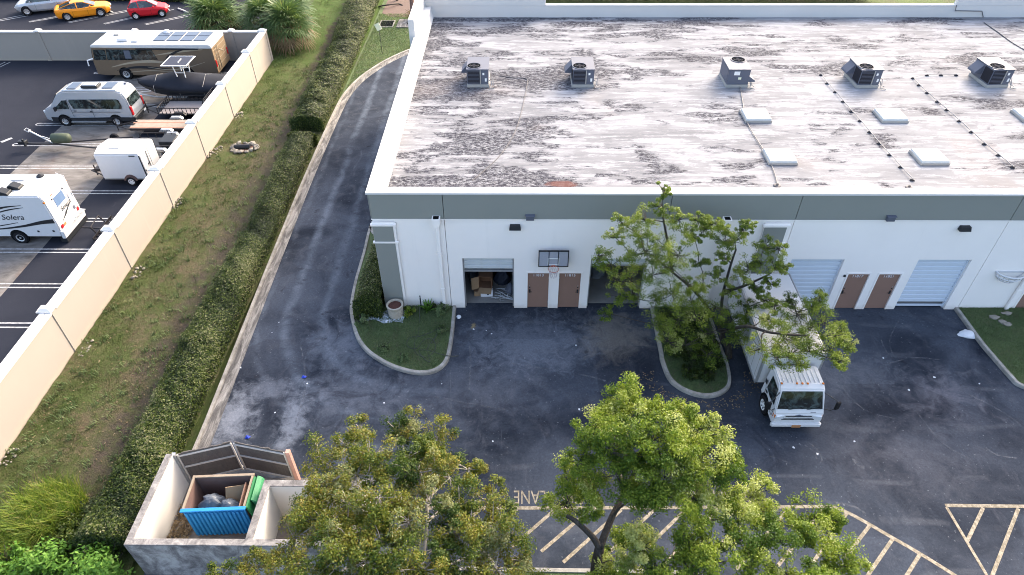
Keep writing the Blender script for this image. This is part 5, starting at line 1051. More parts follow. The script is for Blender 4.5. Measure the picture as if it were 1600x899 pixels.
# --- mesh sided utility trailer with pale deck
ut = thing('utility_trailer', 'black mesh sided utility trailer with pale deck between van and boat', 'trailer', (-23.0, 19.55, 0), R(180))
MB().box(-1.5, 1.3, -.95, .95, .42, .47).build('deck', 'deck', ut)
for k in range(1, 8): pass
m = MB()
for y in (-.98, .98):
    m.tube([(-1.5, y, .9), (1.3, y, .9)], .035).tube([(-1.5, y, .48), (1.3, y, .48)], .035)
    for x in np.linspace(-1.5, 1.3, 11): m.tube([(x, y, .48), (x, y, .9)], .025, 5)
m.tube([(1.3, -.98, .9), (1.3, .98, .9)], .035)
for y in np.linspace(-.98, .98, 8): m.tube([(1.3, y, .48), (1.3, y, .9)], .025, 5)
m.build('side_rail', 'blackmetal', ut)
m = MB().tube([(1.3, -.9, .44), (2.7, 0, .44)], .04).tube([(1.3, .9, .44), (2.7, 0, .44)], .04).tube([(2.5, .05, .1), (2.5, .05, .95)], .035).build('drawbar', 'blackmetal', ut)
for y in (-1.14, 1.14):
    wheel(ut, -.2, y, .31, .2, 'rim', 1 if y > 0 else -1); MB().side([(-.66, .50), (-.5, .68), (.1, .68), (.26, .50)], y - .12, y + .12).build('fender', 'blackmetal', ut)
m = MB().tube([(-1.55, -.9, .5), (-2.0, -.9, 1.5)], .03).tube([(-1.55, .9, .5), (-2.0, .9, 1.5)], .03)
for f in np.linspace(.1, 1, 6): m.tube([(-1.55 - .45 * f, -.9, .5 + f), (-1.55 - .45 * f, .9, .5 + f)], .018, 5)
m.build('ramp', 'blackmetal', ut)

# --- plank decked flat trailer
ft = thing('flat_trailer', 'flat trailer decked with weathered planks behind the cargo trailer', 'trailer', (-23.4, 17.0, 0), R(180))
y = -.62
for k in range(7):
    wd = .165; MB().box(-2.0, 1.9 + random.uniform(-.12, .12), y, y + wd - .015, .50 + random.uniform(-.006, .006), .545).build('plank', ('wood', 'wood', 'wood2', 'wood')[k % 4], ft); y += wd
MB().box(-2.0, 1.9, -.66, -.61, .40, .52).box(-2.0, 1.9, .57, .62, .40, .52).tube([(1.9, -.6, .45), (3.1, 0, .45)], .04).tube([(1.9, .6, .45), (3.1, 0, .45)], .04).tube([(3.05, 0, .1), (3.05, 0, .9)], .03).build('frame', 'blackmetal', ft)
for yy in (-.85, .85): wheel(ft, -.6, yy, .3, .2, 'rim', 1 if yy > 0 else -1); MB().side([(-1.05, .52), (-.9, .66), (-.3, .66), (-.15, .52)], yy - .11, yy + .11).build('fender', 'alu', ft)

# --- dark open trailer with alloy fenders partly behind the cargo trailer
dtl = thing('dark_trailer', 'black open trailer with pale fenders half hidden behind the white cargo trailer', 'trailer', (-22.7, 14.6, 0), R(180))
MB().box(-1.6, 1.5, -.8, .8, .38, .44).build('deck', 'dark', dtl)
m = MB()
for yy in (-.82, .82):
    m.tube([(-1.6, yy, .75), (1.5, yy, .75)], .03)
    for x in np.linspace(-1.6, 1.5, 7): m.tube([(x, yy, .44), (x, yy, .75)], .022, 5)
m.build('side_rail', 'blackmetal', dtl); MB().box(-1.2, -.3, -.5, .5, .445, .85).build('toolbox', 'dark', dtl, bevel=.03)
MB().tube([(1.5, -.7, .42), (2.6, 0, .42)], .04).tube([(1.5, .7, .42), (2.6, 0, .42)], .04).build('drawbar', 'blackmetal', dtl)
for yy in (-1.0, 1.0): wheel(dtl, -.5, yy, .3, .2, 'rim', 1 if yy > 0 else -1); MB().side([(-.98, .48), (-.82, .68), (-.18, .68), (-.02, .48)], yy - .13, yy + .13).build('fender', 'alu', dtl)

# --- white enclosed cargo trailer
ct = thing('cargo_trailer', 'small white enclosed cargo trailer beside the cream wall', 'trailer', (-22.95, 11.45, 0), R(180))
cl, cw_, ch = 1.30, .95, 2.0
MB().prism([(-cl, -cw_), (cl, -cw_), (cl + .25, 0), (cl, cw_), (-cl, cw_)], .42, ch).build('body', 'white', ct, bevel=.04, seg=2)
MB().prism([(-cl + .05, -cw_ + .06), (cl - .02, -cw_ + .06), (cl + .18, 0), (cl - .02, cw_ - .06), (-cl + .05, cw_ - .06)], ch + .001, ch + .05).build('roof', 'roofwhite', ct, bevel=.02)
for s in (-1, 1):
    MB().box(-cl - .008, -cl + .05, s * cw_ - .02, s * cw_ + .012, .44, ch - .04).build('corner_post', 'dark', ct); MB().box(-cl, cl - .05, s * cw_ - .012, s * cw_ + .012, .40, .47).build('sill', 'steel', ct)
    wheel(ct, -.30, s * (cw_ + .02), .30, .2, 'whiterim', s)
    MB().lathe([(.38, -.08), (.38, .08)], (-.30, s * (cw_ + .015), .34), 20, 'y').xf(lambda x, y, z: (x, y, max(z, .36))).build('fender', 'rust', ct)
    MB().box(-cl + .25, -cl + .6, s * (cw_ + .006) - .006, s * (cw_ + .006) + .006, ch - .10, ch - .03).build('lettering_patch', 'dark', ct)
MB().box(-cl - .022, -cl - .002, -cw_ + .06, cw_ - .06, .5, ch - .08).build('rear_door', 'white', ct, bevel=.008); MB().box(-cl - .034, -cl - .023, -.006, .006, .5, ch - .08).build('door_seam', 'drain', ct)
MB().tube([(-cl - .05, .25, .55), (-cl - .05, .25, 1.9)], .018).box(-cl - .06, -cl - .023, .2, .45, 1.1, 1.16).box(-cl - .05, -cl - .023, .84, .88, .9, 1.0).build('lock_bar', 'dark', ct)
MB().tube([(cl, -.7, .42), (cl + 1.2, 0, .42)], .04).tube([(cl, .7, .42), (cl + 1.2, 0, .42)], .04).tube([(cl + .95, 0, .1), (cl + .95, 0, .8)], .035).box(cl + .5, cl + .9, -.2, .2, .46, .62).build('drawbar', 'blackmetal', ct)
MB().box(.1, .7, -.3, .3, ch + .051, ch + .09).build('roof_hatch', 'roofwhite', ct, bevel=.015)

# --- empty boat trailer with winch post
et = thing('boat_trailer', 'empty boat trailer with winch post and black drum on its long drawbar', 'trailer', (-28.2, 14.6, 0), R(180))
MB().tube([(3.2, 0, .45), (.8, -.1, .45), (-3.5, -.85, .45)], .05).tube([(3.2, 0, .45), (.8, .1, .45), (-3.5, .85, .45)], .05).tube([(-2.2, -.7, .45), (-2.2, .7, .45)], .04).build('frame', 'blackmetal', et)
MB().tube([(1.2, 0, .5), (2.35, 0, 1.35)], .05).tube([(2.3, -.12, 1.3), (2.3, .12, 1.3), (2.5, .12, 1.45), (2.5, -.12, 1.45), (2.3, -.12, 1.3)], .03).tube([(1.0, -.2, .5), (1.7, 0, .95)], .03).build('winch_post', 'alu', et)
MB().lathe([(.10, -.62), (.30, -.5), (.33, 0), (.30, .5), (.10, .62)], (.55, .0, .82), 14, 'x').build('drum', 'signpost', et, smooth=True)
MB().obox((3.1, 0, .55), .5, .3, .2).obox((2.9, .18, .6), .12, .12, .5).build('coupler', 'dark', et, bevel=.02)
for yy in (-1.0, 1.0): wheel(et, -2.2, yy, .3, .18, 'rim', 1 if yy > 0 else -1)
# --- slatted carrier behind the white motorhome
sc_ = thing('slatted_carrier', 'low black slatted carrier between the white motorhome and the wall', 'carrier', (-21.6, 5.75, 0), R(180))
me = None
for k in range(8):
    if me is None: o = MB().box(-.55, .55, -.05, .05, .30, .35).build('slat', 'blackmetal', sc_); me = o.data
    else: o = link('slat', me, sc_)
    o.location = (0, -.98 + k * .27, 0)
MB().box(-.6, -.56, -1.1, 1.0, .27, .42).box(.56, .6, -1.1, 1.0, .27, .42).box(-.57, .57, -1.12, -1.08, .27, .33).box(-.57, .57, .97, 1.01, .27, .33).tube([(.6, 0, .32), (1.6, 0, .4)], .05).tube([(.6, .5, .3), (.8, .5, .75)], .04).tube([(.6, -.5, .3), (.85, -.5, .8)], .04).tube([(.8, .5, .75), (.85, -.5, .8)], .03).build('frame', 'blackmetal', sc_)
for yy in (-1.05, .95): wheel(sc_, .2, yy, .22, .14, 'rim', 1 if yy > 0 else -1)

# ================================================================== VEGETATION
def waves(x, y, seed):
    """uneven relief: many sine waves of random direction and length"""
    r = np.random.default_rng(seed); o = np.zeros(len(x))
    for k in range(16):
        f = .5 * 1.28 ** k * r.uniform(.8, 1.25); a = r.uniform(0, 2 * PI); o += (f / .5) ** -.35 * np.sin(f * (x * math.cos(a) + y * math.sin(a)) + r.uniform(0, 6))
    return o * .24
def hedge(name, lb, left, right, h, dens, mat, lsize=.10, hvar=.25, seed=1):
    """clipped hedge: dark twiggy inside, leaves over a bumpy rounded skin"""
    L = [Vector((x, y, 0)) for x, y in left]; Rr = [Vector((x, y, 0)) for x, y in right]
    L = smooth_line(L, 8); Rr = smooth_line(Rr, 8); n = len(L)
    t = thing(name, lb, 'hedge', (L[n // 2] + Rr[n // 2]) / 2)
    def skin(u, a, k=1.0):                           # u along 0..n-1, a across -1..1 (sides fold down)
        i = np.clip(u.astype(int), 0, n - 2); f = u - i
        LA = np.array([(p.x, p.y) for p in L]); RA = np.array([(p.x, p.y) for p in Rr])
        l = LA[i] * (1 - f)[:, None] + LA[i + 1] * f[:, None]; r = RA[i] * (1 - f)[:, None] + RA[i + 1] * f[:, None]
        ang = a * 1.75; s = np.clip(np.sin(np.clip(ang, -PI / 2, PI / 2)) * 1.12, -1, 1)
        z = np.where(np.abs(ang) < PI / 2, np.clip(np.cos(ang), 0, 1) ** .33, 0.0) ; z = np.where(np.abs(a) > .82, (1 - (np.abs(a) - .82) / .18) * .72, np.maximum(z, .72))
        c = (l + r) / 2 + (r - l) / 2 * (s * k)[:, None]
        bump = waves(c[:, 0], c[:, 1], seed)
        return np.stack([c[:, 0], c[:, 1], np.maximum(.02, z * (h + hvar * bump) * k)], 1), bump, s, z
    m = MB(); rings = []
    for u in np.linspace(1.0, n - 2.0, n * 2):
        q, _, _, _ = skin(np.full(11, u), np.linspace(-1, 1, 11), .84); rings.append([tuple(p) for p in q])
    m.loft(rings).build('twigs', 'core', t, world=True)
    length = sum((L[i + 1] - L[i]).length for i in range(n - 1)); N = int(length * dens)
    u = rng.uniform(0, n - 1.001, N); a = rng.uniform(-1, 1, N); P_, bp_, s, z = skin(u, a, 1.0)
    ce = (rng.random(N) < .06); 
    end = rng.random(N) < .03; u2 = np.where(rng.random(N) < .5, 0.0, n - 1.01)
    P_ += unit(N) * (rng.random(N) ** 1.5 * .13)[:, None]; P_[:, 2] = np.maximum(P_[:, 2], .03)
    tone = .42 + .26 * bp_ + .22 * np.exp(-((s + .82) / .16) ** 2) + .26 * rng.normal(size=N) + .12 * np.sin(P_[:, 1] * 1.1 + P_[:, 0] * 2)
    nor = np.stack([s * .9, np.zeros(N), z], 1)
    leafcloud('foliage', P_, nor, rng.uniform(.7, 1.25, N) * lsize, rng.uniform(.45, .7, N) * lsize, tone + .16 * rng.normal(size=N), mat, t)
    # leaves closing both ends
    for e in (0.0, n - 1.01):
        K = int(dens * 1.6); P2, b2, s2, z2 = skin(np.full(K, e), rng.uniform(-1, 1, K)); P2[:, 2] *= rng.random(K) ** .5
        P2[:, :2] += (rng.random(K)[:, None] - .5) * (np.array([(L[int(e)].x + Rr[int(e)].x) / 2, (L[int(e)].y + Rr[int(e)].y) / 2]) - P2[:, :2]) * .6 + rng.normal(0, .05, (K, 2))
        leafcloud('foliage', P2, np.array([0, -1 if e == 0 else 1, .4]), rng.uniform(.7, 1.25, K) * lsize, lsize * .55, .4 + .25 * rng.normal(size=K), mat, t)
    return t
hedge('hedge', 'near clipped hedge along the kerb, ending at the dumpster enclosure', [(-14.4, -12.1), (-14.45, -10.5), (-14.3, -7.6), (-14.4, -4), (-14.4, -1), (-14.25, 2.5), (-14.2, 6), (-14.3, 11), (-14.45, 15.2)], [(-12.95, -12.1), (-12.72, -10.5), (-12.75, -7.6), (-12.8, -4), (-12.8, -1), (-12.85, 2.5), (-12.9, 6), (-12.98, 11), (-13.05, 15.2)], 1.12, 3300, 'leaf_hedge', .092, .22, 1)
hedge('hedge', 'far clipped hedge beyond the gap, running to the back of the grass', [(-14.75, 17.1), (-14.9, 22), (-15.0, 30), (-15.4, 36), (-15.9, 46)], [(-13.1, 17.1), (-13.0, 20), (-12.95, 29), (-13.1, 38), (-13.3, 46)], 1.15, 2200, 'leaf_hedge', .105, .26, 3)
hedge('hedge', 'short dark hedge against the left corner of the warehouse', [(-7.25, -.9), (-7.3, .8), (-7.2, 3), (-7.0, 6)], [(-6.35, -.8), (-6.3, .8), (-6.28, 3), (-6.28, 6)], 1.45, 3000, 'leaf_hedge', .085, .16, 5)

def branch_path(a, b, sag=.12, k=4):
    a, b = Vector(a), Vector(b); d = b - a; w_ = Vector((random.uniform(-1, 1), random.uniform(-1, 1), random.uniform(-.2, .6))) * d.length * sag
    return smooth_line([a, a + d * .35 + w_, a + d * .7 + w_ * .6, b], k)
def tree(name, lb, base, fork, clumps, trunk_r, leafmat_, barkmat, per, lsize, sub=9, spread=1.0, tint=(.45, .2), group=None, twig_r=.012, leanout=.35, stems=None, fluff=1.0):
    """clumps: (x, y, z, radius). Limbs join each clump to the nearest limb already grown; twigs carry sprays of leaves."""
    t = thing(name, lb, 'tree', base, 0, group)
    B, Fk = Vector(base), Vector(fork); nodes = []
    tp = smooth_line([B + Vector((0, 0, -.1)), B.lerp(Fk, .4) + Vector((.08, -.05, 0)), B.lerp(Fk, .75) - Vector((.05, 0, 0)), Fk], 4)
    MB().tube(tp, [trunk_r * (1.25 - .5 * i / (len(tp) - 1)) for i in range(len(tp))], 9).build('trunk', barkmat, t, world=True, smooth=True)
    nodes += [(p, trunk_r * .7) for p in tp[-3:]]
    m = MB(); cl = sorted(clumps, key=lambda c: (Vector(c[:3]) - Fk).length)
    for c in (stems or []):
        path = smooth_line([Vector(q) for q in c], 5); r0 = trunk_r * .62; m.tube(path, [r0 * (1 - .55 * i / (len(path) - 1)) for i in range(len(path))], 7); nodes += [(p, r0 * (1 - .55 * i / (len(path) - 1))) for i, p in enumerate(path)]
    for c in cl:
        p = Vector(c[:3]); q, r0 = min(nodes, key=lambda nd: (nd[0] - p).length + .35 * (nd[0] - Fk).length + (1.5 if nd[0].z > p.z + .5 else 0))
        path = branch_path(q, p); r1 = min(r0 * .75, .02 + .022 * (p - q).length)
        m.tube(path, [max(twig_r, r1 * (1 - .75 * i / (len(path) - 1))) for i in range(len(path))], 6); nodes += [(x, max(twig_r, r1 * (1 - .75 * i / (len(path) - 1)))) for i, x in enumerate(path)][2:]
    m.build('limbs', barkmat, t, world=True, smooth=True)
    tw = MB(); PC, PN, PT = [], [], []
    for c in clumps:
        p = np.array(c[:3]); r = c[3]; tone = tint[0] + rng.normal() * tint[1] * .8
        for k in range(sub):
            d = unit(1)[0]; d[2] = d[2] * .75 + .22; q = p + d * r * spread * rng.random() ** .45
            tw.tube([tuple(p + (q - p) * .1), tuple(p + (q - p) * .55 + rng.normal(0, .05 * r, 3)), tuple(q)], [twig_r, twig_r * .8, twig_r * .4], 3)
            sr = r * rng.uniform(.24, .42) * fluff; n_ = int(per * rng.uniform(.6, 1.35))
            o = unit(n_) * (rng.random(n_) ** .55)[:, None] * sr * np.array([1, 1, .72]); PC.append(q + o); PN.append(o / sr * .8 + d * leanout); PT.append(tone + tint[1] * .55 * rng.normal() + tint[1] * .5 * rng.normal(size=n_))
    tw.build('twigs', barkmat, t, world=True)
    PC, PN, PT = np.concatenate(PC), np.concatenate(PN), np.concatenate(PT); n_ = len(PC)
    leafcloud('crown', PC, PN, rng.uniform(.7, 1.3, n_) * lsize, rng.uniform(.38, .58, n_) * lsize, PT, leafmat_, t)
    return t
def crown_from(poly, center, radii, step, rad, jitter=.35, back=14, lo=-.15):
    """clump places over the near skin of an ellipsoid wherever the crown's outline lies, and some over its far side"""
    out = []; c = np.array(center); R3 = np.array(radii); xs_ = [p[0] for p in poly]; ys_ = [p[1] for p in poly]
    ii = 0
    for py in np.arange(min(ys_) + step * .35, max(ys_), step * .85):
        ii += 1
        for px in np.arange(min(xs_) + step * (.3 + .5 * (ii % 2)), max(xs_), step):
            qx, qy = px + random.uniform(-jitter, jitter) * step, py + random.uniform(-jitter, jitter) * step
            if not in_poly(np.array([qx]), np.array([qy]), poly)[0]: continue
            d = np.array(ray(qx, qy)); o = (np.array(CAM) - c) / R3; dd = d / R3
            A = dd @ dd; Bq = o @ dd; Cq = o @ o - 1; disc = Bq * Bq - A * Cq
            tt = (-Bq - math.sqrt(disc)) / A if disc > 0 else -Bq / A
            p = np.array(CAM) + d * (tt + random.uniform(-.1, .35)); out.append((*p, rad * random.uniform(.8, 1.25)))
    for k in range(back):
        d = unit(1)[0]; d[1] = abs(d[1]); d[2] = abs(d[2]) * .6 + lo; p = c + d * R3 * .85; out.append((*p, rad * random.uniform(.9, 1.3)))
    return out
OLP = [(492, 742), (500, 706), (528, 684), (565, 676), (600, 672), (640, 660), (660, 672), (688, 668), (700, 700), (728, 722), (752, 758), (780, 774), (796, 806), (815, 845), (828, 885), (850, 960), (330, 960), (335, 900), (375, 882), (432, 872), (436, 842), (470, 812), (488, 776)]
olive = crown_from(OLP, (-3.0, -13.8, 3.4), (4.1, 3.6, 3.1), 41, .60, back=14)
tree('olive_tree', 'big olive and bronze leaved tree in the foreground beside the dumpster enclosure', (-2.9, -14.3, 0), (-2.9, -14.1, 2.2), olive, .22, 'leaf_olive', 'palebark', 150, .070, sub=13, tint=(.44, .30), fluff=1.05, twig_r=.016, stems=[[(-2.9, -14.1, 2.2), (-4.2, -13.8, 3.6), (-5.2, -13.3, 4.6)], [(-2.9, -14.1, 2.2), (-2.6, -13.0, 4.0), (-2.8, -12.2, 5.4)], [(-2.9, -14.1, 2.2), (-1.4, -14.0, 3.4), (-.4, -13.8, 4.2)]])
GA = [(872, 800), (864, 752), (858, 715), (872, 690), (905, 660), (938, 640), (968, 612), (1002, 598), (1030, 612), (1050, 632), (1088, 636), (1104, 652), (1092, 668), (1122, 680), (1146, 715), (1150, 742), (1188, 768), (1205, 792), (1130, 806), (1060, 800), (1005, 784), (960, 766), (925, 784), (905, 812)]
GB = [(900, 960), (918, 888), (965, 862), (1030, 838), (1095, 812), (1180, 792), (1235, 790), (1300, 792), (1312, 824), (1334, 862), (1345, 960)]
ga = crown_from(GA, (3.7, -11.9, 4.6), (2.9, 2.4, 2.6), 40, .55, back=6); gb = crown_from(GB, (5.6, -14.6, 3.2), (3.9, 2.4, 2.4), 47, .54, back=5)
gf = fp(937, 856, -14.2)
tree('green_tree', 'bright green tree in the foreground with dark forked limbs over the hatched lines', (gf.x + .1, -14.7, 0), (gf.x, gf.y, gf.z), ga + gb, .17, 'leaf_green', 'bark', 180, .075, sub=12, tint=(.50, .30), fluff=1.25,
     stems=[[gf, fp(953, 815, -13.6), fp(975, 770, -12.9), fp(1000, 720, -12.3), fp(1010, 670, -12.0)], [gf, fp(925, 838, -14.0), fp(900, 815, -13.8), fp(885, 806, -13.7)]])
# the airy tree in the kerbed island: clumps read off the photograph, each at its own distance
ib = Vector((7.75, -2.6, .11)); ISC = [(1037, 300, -1.9, .20), (1035, 325, -1.9, .24), (1010, 345, -1.9, .30), (1000, 370, -2.0, .30), (975, 352, -1.8, .26), (962, 372, -1.9, .22), (935, 402, -2.2, .26), (955, 415, -2.3, .30), (985, 400, -2.4, .30), (1010, 395, -2.6, .34), (1040, 385, -2.7, .36), (1060, 400, -2.9, .36), (1062, 345, -2.0, .26), (1068, 365, -2.1, .30), (1048, 418, -3.0, .38), (1020, 430, -3.0, .34), (985, 440, -2.6, .36), (960, 440, -2.5, .28), (990, 465, -2.8, .30), (950, 490, -3.2, .22), (968, 465, -2.9, .26),
       (1100, 360, -1.6, .28), (1115, 350, -1.6, .22), (1135, 358, -1.6, .24), (1148, 378, -1.7, .28), (1160, 360, -1.7, .20), (1170, 352, -1.7, .16), (1130, 378, -1.8, .26), (1195, 385, -1.6, .26), (1215, 390, -1.7, .22), (1170, 420, -2.0, .30), (1190, 412, -2.0, .30), (1210, 418, -2.0, .26), (1225, 418, -2.0, .18), (1160, 430, -2.2, .26), (1050, 460, -3.3, .40), (1025, 470, -3.2, .32), (1080, 470, -3.2, .30), (1075, 445, -3.2, .26), (1060, 500, -3.6, .44), (1030, 510, -3.6, .36), (1090, 500, -3.5, .40), (1120, 480, -3.1, .40), (1110, 520, -3.5, .44), (1070, 540, -3.8, .42), (1045, 535, -3.9, .34), (1140, 505, -3.2, .36), (1150, 530, -3.4, .34), (1105, 555, -3.8, .34), (1165, 500, -2.9, .28), (1168, 480, -2.6, .24),
       (1195, 470, -2.4, .24), (1210, 478, -2.6, .26), (1235, 470, -2.6, .26), (1190, 500, -2.9, .28), (1215, 505, -3.2, .34), (1245, 492, -3.2, .36), (1270, 480, -3.2, .30), (1280, 465, -3.1, .22), (1225, 530, -3.7, .42), (1255, 520, -3.7, .42), (1285, 505, -3.6, .38), (1300, 525, -3.8, .36), (1312, 520, -3.8, .26), (1322, 542, -4.0, .24), (1235, 555, -4.1, .40), (1265, 550, -4.1, .38), (1300, 548, -4.1, .30), (1215, 560, -4.2, .28), (1250, 572, -4.3, .26), (1190, 545, -3.9, .30), (1308, 565, -4.3, .22)]
ISC += [(1085, 372, -1.9, .18), (1092, 410, -2.3, .20), (1118, 432, -2.3, .22), (1142, 458, -2.5, .22), (1090, 345, -1.7, .16), (1128, 405, -2.0, .18), (1098, 448, -2.8, .22), (1180, 448, -2.3, .20), (1205, 445, -2.3, .18)]
isc = [(*(gp(px, py, 3.15 + .35 * math.sin(px * .21 + py * .13)) if (px >= 1185 and py >= 458) else fp(px, py, y)), r * 1.35) for px, py, y, r in ISC]
ifk = fp(1128, 520, -2.7)
tree('island_tree', 'airy green tree in the kerbed island leaning over the box truck', (fp(1150, 578, -2.9).x - .6, -3.1, .11), (ifk.x, ifk.y, ifk.z), isc, .13, 'leaf_isl', 'bark', 78, .070, sub=15, spread=1.5, fluff=1.35, tint=(.48, .24), twig_r=.015,
     stems=[[ifk, fp(1112, 490, -2.6), fp(1085, 455, -2.5), fp(1050, 425, -2.3), fp(1020, 400, -2.1)], [ifk, fp(1128, 470, -2.2), fp(1140, 420, -1.9), fp(1150, 390, -1.8)], [ifk, gp(1165, 510, 3.0), gp(1205, 520, 3.3), gp(1262, 525, 3.3)], [fp(1132, 455, -2.1), fp(1160, 448, -2.1), fp(1200, 430, -2.0)], [fp(1050, 425, -2.3), fp(1045, 390, -2.0), fp(1036, 340, -1.9)]])
# island undergrowth
def shrub(name, lb, c, r, h, n, mat, ls, cat='shrub', tone=.45, group=None):
    t = thing(name, lb, cat, c, 0, group); c = np.array(c); m = MB()
    for k in range(12):
        a = random.uniform(0, 2 * PI); q = random.uniform(.3, .9); m.tube([tuple(c), (c[0] + r * q * .5 * math.cos(a), c[1] + r * q * .5 * math.sin(a), c[2] + h * .45), (c[0] + r * q * math.cos(a), c[1] + r * q * math.sin(a), c[2] + h * random.uniform(.6, .95))], .012, 4)
    m.build('stems', 'bark', t, world=True); K = max(6, n // 45); q = unit(K) * np.array([r, r, h * .5]) * (rng.random(K) ** .4)[:, None] + c + np.array([0, 0, h * .52])
    PC = np.concatenate([q[k] + unit(n // K) * (rng.random(n // K) ** .6)[:, None] * r * .34 for k in range(K)]); PC[:, 2] = np.maximum(PC[:, 2], c[2] + .02); N = len(PC)
    leafcloud('foliage', PC, (PC - c - np.array([0, 0, h * .3])) / r, rng.uniform(.7, 1.3, N) * ls, rng.uniform(.4, .6, N) * ls, tone + np.repeat(rng.normal(0, .14, K), n // K) + rng.normal(0, .14, N), mat, t); return t
ISLC = [((6.75, -1.0), .55, .7), ((7.3, -1.9), .6, .65), ((8.1, -1.2), .6, .75), ((6.8, -2.9), .45, .5), ((8.3, -2.4), .55, .6), ((7.6, -3.4), .5, .45), ((8.4, -3.6), .42, .4), ((7.2, -4.2), .40, .32), ((8.0, -4.3), .42, .3)]
for (c, r, h), lb in zip(ISLC, ('dark shrub at the wall end of the tree island, left', 'dark shrub left of the trunk in the tree island', 'dark shrub at the wall end of the tree island, beside the truck', 'low shrub along the left kerb of the tree island', 'dark shrub between the trunk and the truck', 'low shrub in front of the trunk in the tree island', 'low shrub by the right kerb of the tree island', 'small creeping shrub near the rounded kerb end, left', 'small creeping shrub near the rounded kerb end, right')):
    shrub('shrub', lb, (*c, .11), r, h, 900, 'leaf_hedge', .10, tone=.36)
for (px, py, r, h, lb) in ((566, 505, .35, .4, 'low shrub at the curved kerb in front of the corner hedge'), (690, 520, .30, .25, 'small weed clump by the kerb in the hose lawn'), (600, 545, .35, .22, 'low weed clump near the round kerb of the hose lawn'), (632, 560, .3, .2, 'flat weed clump at the front of the hose lawn')):
    c = gp(px, py, .11); shrub('shrub', lb, (c.x, c.y, .11), r, h, 420, 'leaf_lawn', .10, tone=.5)
# bottom left corner
def corner(px, py, r, h, n, mat, ls, lb, nm='shrub', tone=.45):
    c = gp(px, py); shrub(nm, lb, (c.x, c.y, -.03), r, h, n, mat, ls, tone=tone)
corner(168, 900, 1.0, 1.2, 2600, 'leaf_weed', .16, 'fresh green bushy shrub at the lower left corner of the enclosure', tone=.6)
corner(75, 900, .9, 1.0, 2000, 'leaf_weed', .15, 'fresh green shrub at the bottom edge left of the enclosure', tone=.5)
corner(15, 890, .7, .7, 1100, 'leaf_weed', .14, 'low green shrub in the bottom left corner', tone=.45)
corner(120, 845, .9, .7, 2000, 'leaf_hedge', .12, 'dark creeping shrub left of the stained enclosure wall', tone=.5)
corner(182, 772, .38, .75, 420, 'leaf_weed', .15, 'light green seedling at the near end of the long hedge, the lower one', tone=.7)
corner(200, 742, .32, .8, 320, 'leaf_weed', .14, 'light green seedling at the near end of the long hedge, the upper one', tone=.65)
corner(150, 800, .55, .5, 700, 'leaf_hedge2', .11, 'dull green shrub at the foot of the near hedge', tone=.45)
# tall grass clump
c0 = gp(80, 800); N = 2600; ang = rng.uniform(0, 2 * PI, N); rr_ = rng.random(N) ** .6
o = blades('tall_grass', np.stack([c0.x + 1.25 * rr_ * np.cos(ang), c0.y + 1.0 * rr_ * np.sin(ang), np.full(N, -.05)], 1), rng.uniform(.5, 1.15, N), .022, .65, rng.random(N), 'leaf_tall'); tag(o, 'tall yellow green grass clump at the lower left', 'grass', kind='stuff')
c1 = gp(20, 850); N = 1500; o = blades('tall_grass', np.stack([c1.x + rng.normal(0, .8, N), c1.y + rng.normal(0, .6, N), np.full(N, -.05)], 1), rng.uniform(.3, .9, N), .02, .7, rng.random(N), 'leaf_tall'); tag(o, 'loose tall grass in the bottom left corner', 'grass', kind='stuff')
# short turf over the swale, thinner on the bare run
N = 170000; yy = -16 + (rng.random(N) ** 1.5) * 62; xx = rng.uniform(-19.4, -12.9, N)
wv_ = .8 * np.sin(yy * .45) + .5 * np.sin(yy * 1.3 + 1); bare = np.exp(-((xx + 15.4 + .5 * wv_) / .75) ** 2); patch = .5 + .5 * np.sin(xx * 1.7 + np.sin(yy * .8) * 2) * np.sin(yy * .63 + xx * .4)
keep = (rng.random(N) > bare * .82) & (rng.random(N) < .2 + .8 * patch); keep &= ~((xx > -14.5) & (yy < 46) & ((yy < 15.3) | (yy > 17)))
xx, yy, patch = xx[keep], yy[keep], patch[keep]; N = len(xx)
o = blades('grass', np.stack([xx, yy, swale_z(xx, yy) - .01], 1), rng.uniform(.04, .12, N), .016, .9, 1.0 - .72 * patch - .16 * (np.abs(xx + 16.2) > 1.6) + rng.normal(0, .2, N), 'leaf_turf'); tag(o, 'patchy short grass covering the swale by the wall', 'grass', kind='stuff')
# taller tufts and weeds breaking the turf
K = 520; cy = -14 + rng.random(K) ** 1.3 * 46; cx = rng.uniform(-19.3, -14.7, K); ct = rng.random(K); n_ = 16
bx = np.repeat(cx, n_) + rng.normal(0, .10, K * n_); by = np.repeat(cy, n_) + rng.normal(0, .10, K * n_); kk = (bx > -19.45) & ((bx < -14.5) | (by > 15.4)); bx, by = bx[kk], by[kk]
o = blades('weeds', np.stack([bx, by, swale_z(bx, by) - .01], 1), rng.uniform(.10, .28, len(bx)), .026, .8, np.repeat(ct, n_)[kk] * .8 + rng.normal(0, .12, len(bx)), 'leaf_lawn'); tag(o, 'scattered weed tufts standing in the swale grass', 'weeds', kind='stuff')
N = 900; C = np.stack([rng.uniform(-19.3, -14.6, N), -14 + rng.random(N) ** 1.4 * 44, np.zeros(N)], 1); C[:, 2] = swale_z(C[:, 0], C[:, 1]) + .06
o = leafcloud('fallen_leaves', C, np.array([0, 0, 3.]), rng.uniform(.05, .12, N), .05, rng.random(N), 'leaf_dead'); tag(o, 'dry fallen leaves scattered over the swale grass', 'leaves', kind='stuff')
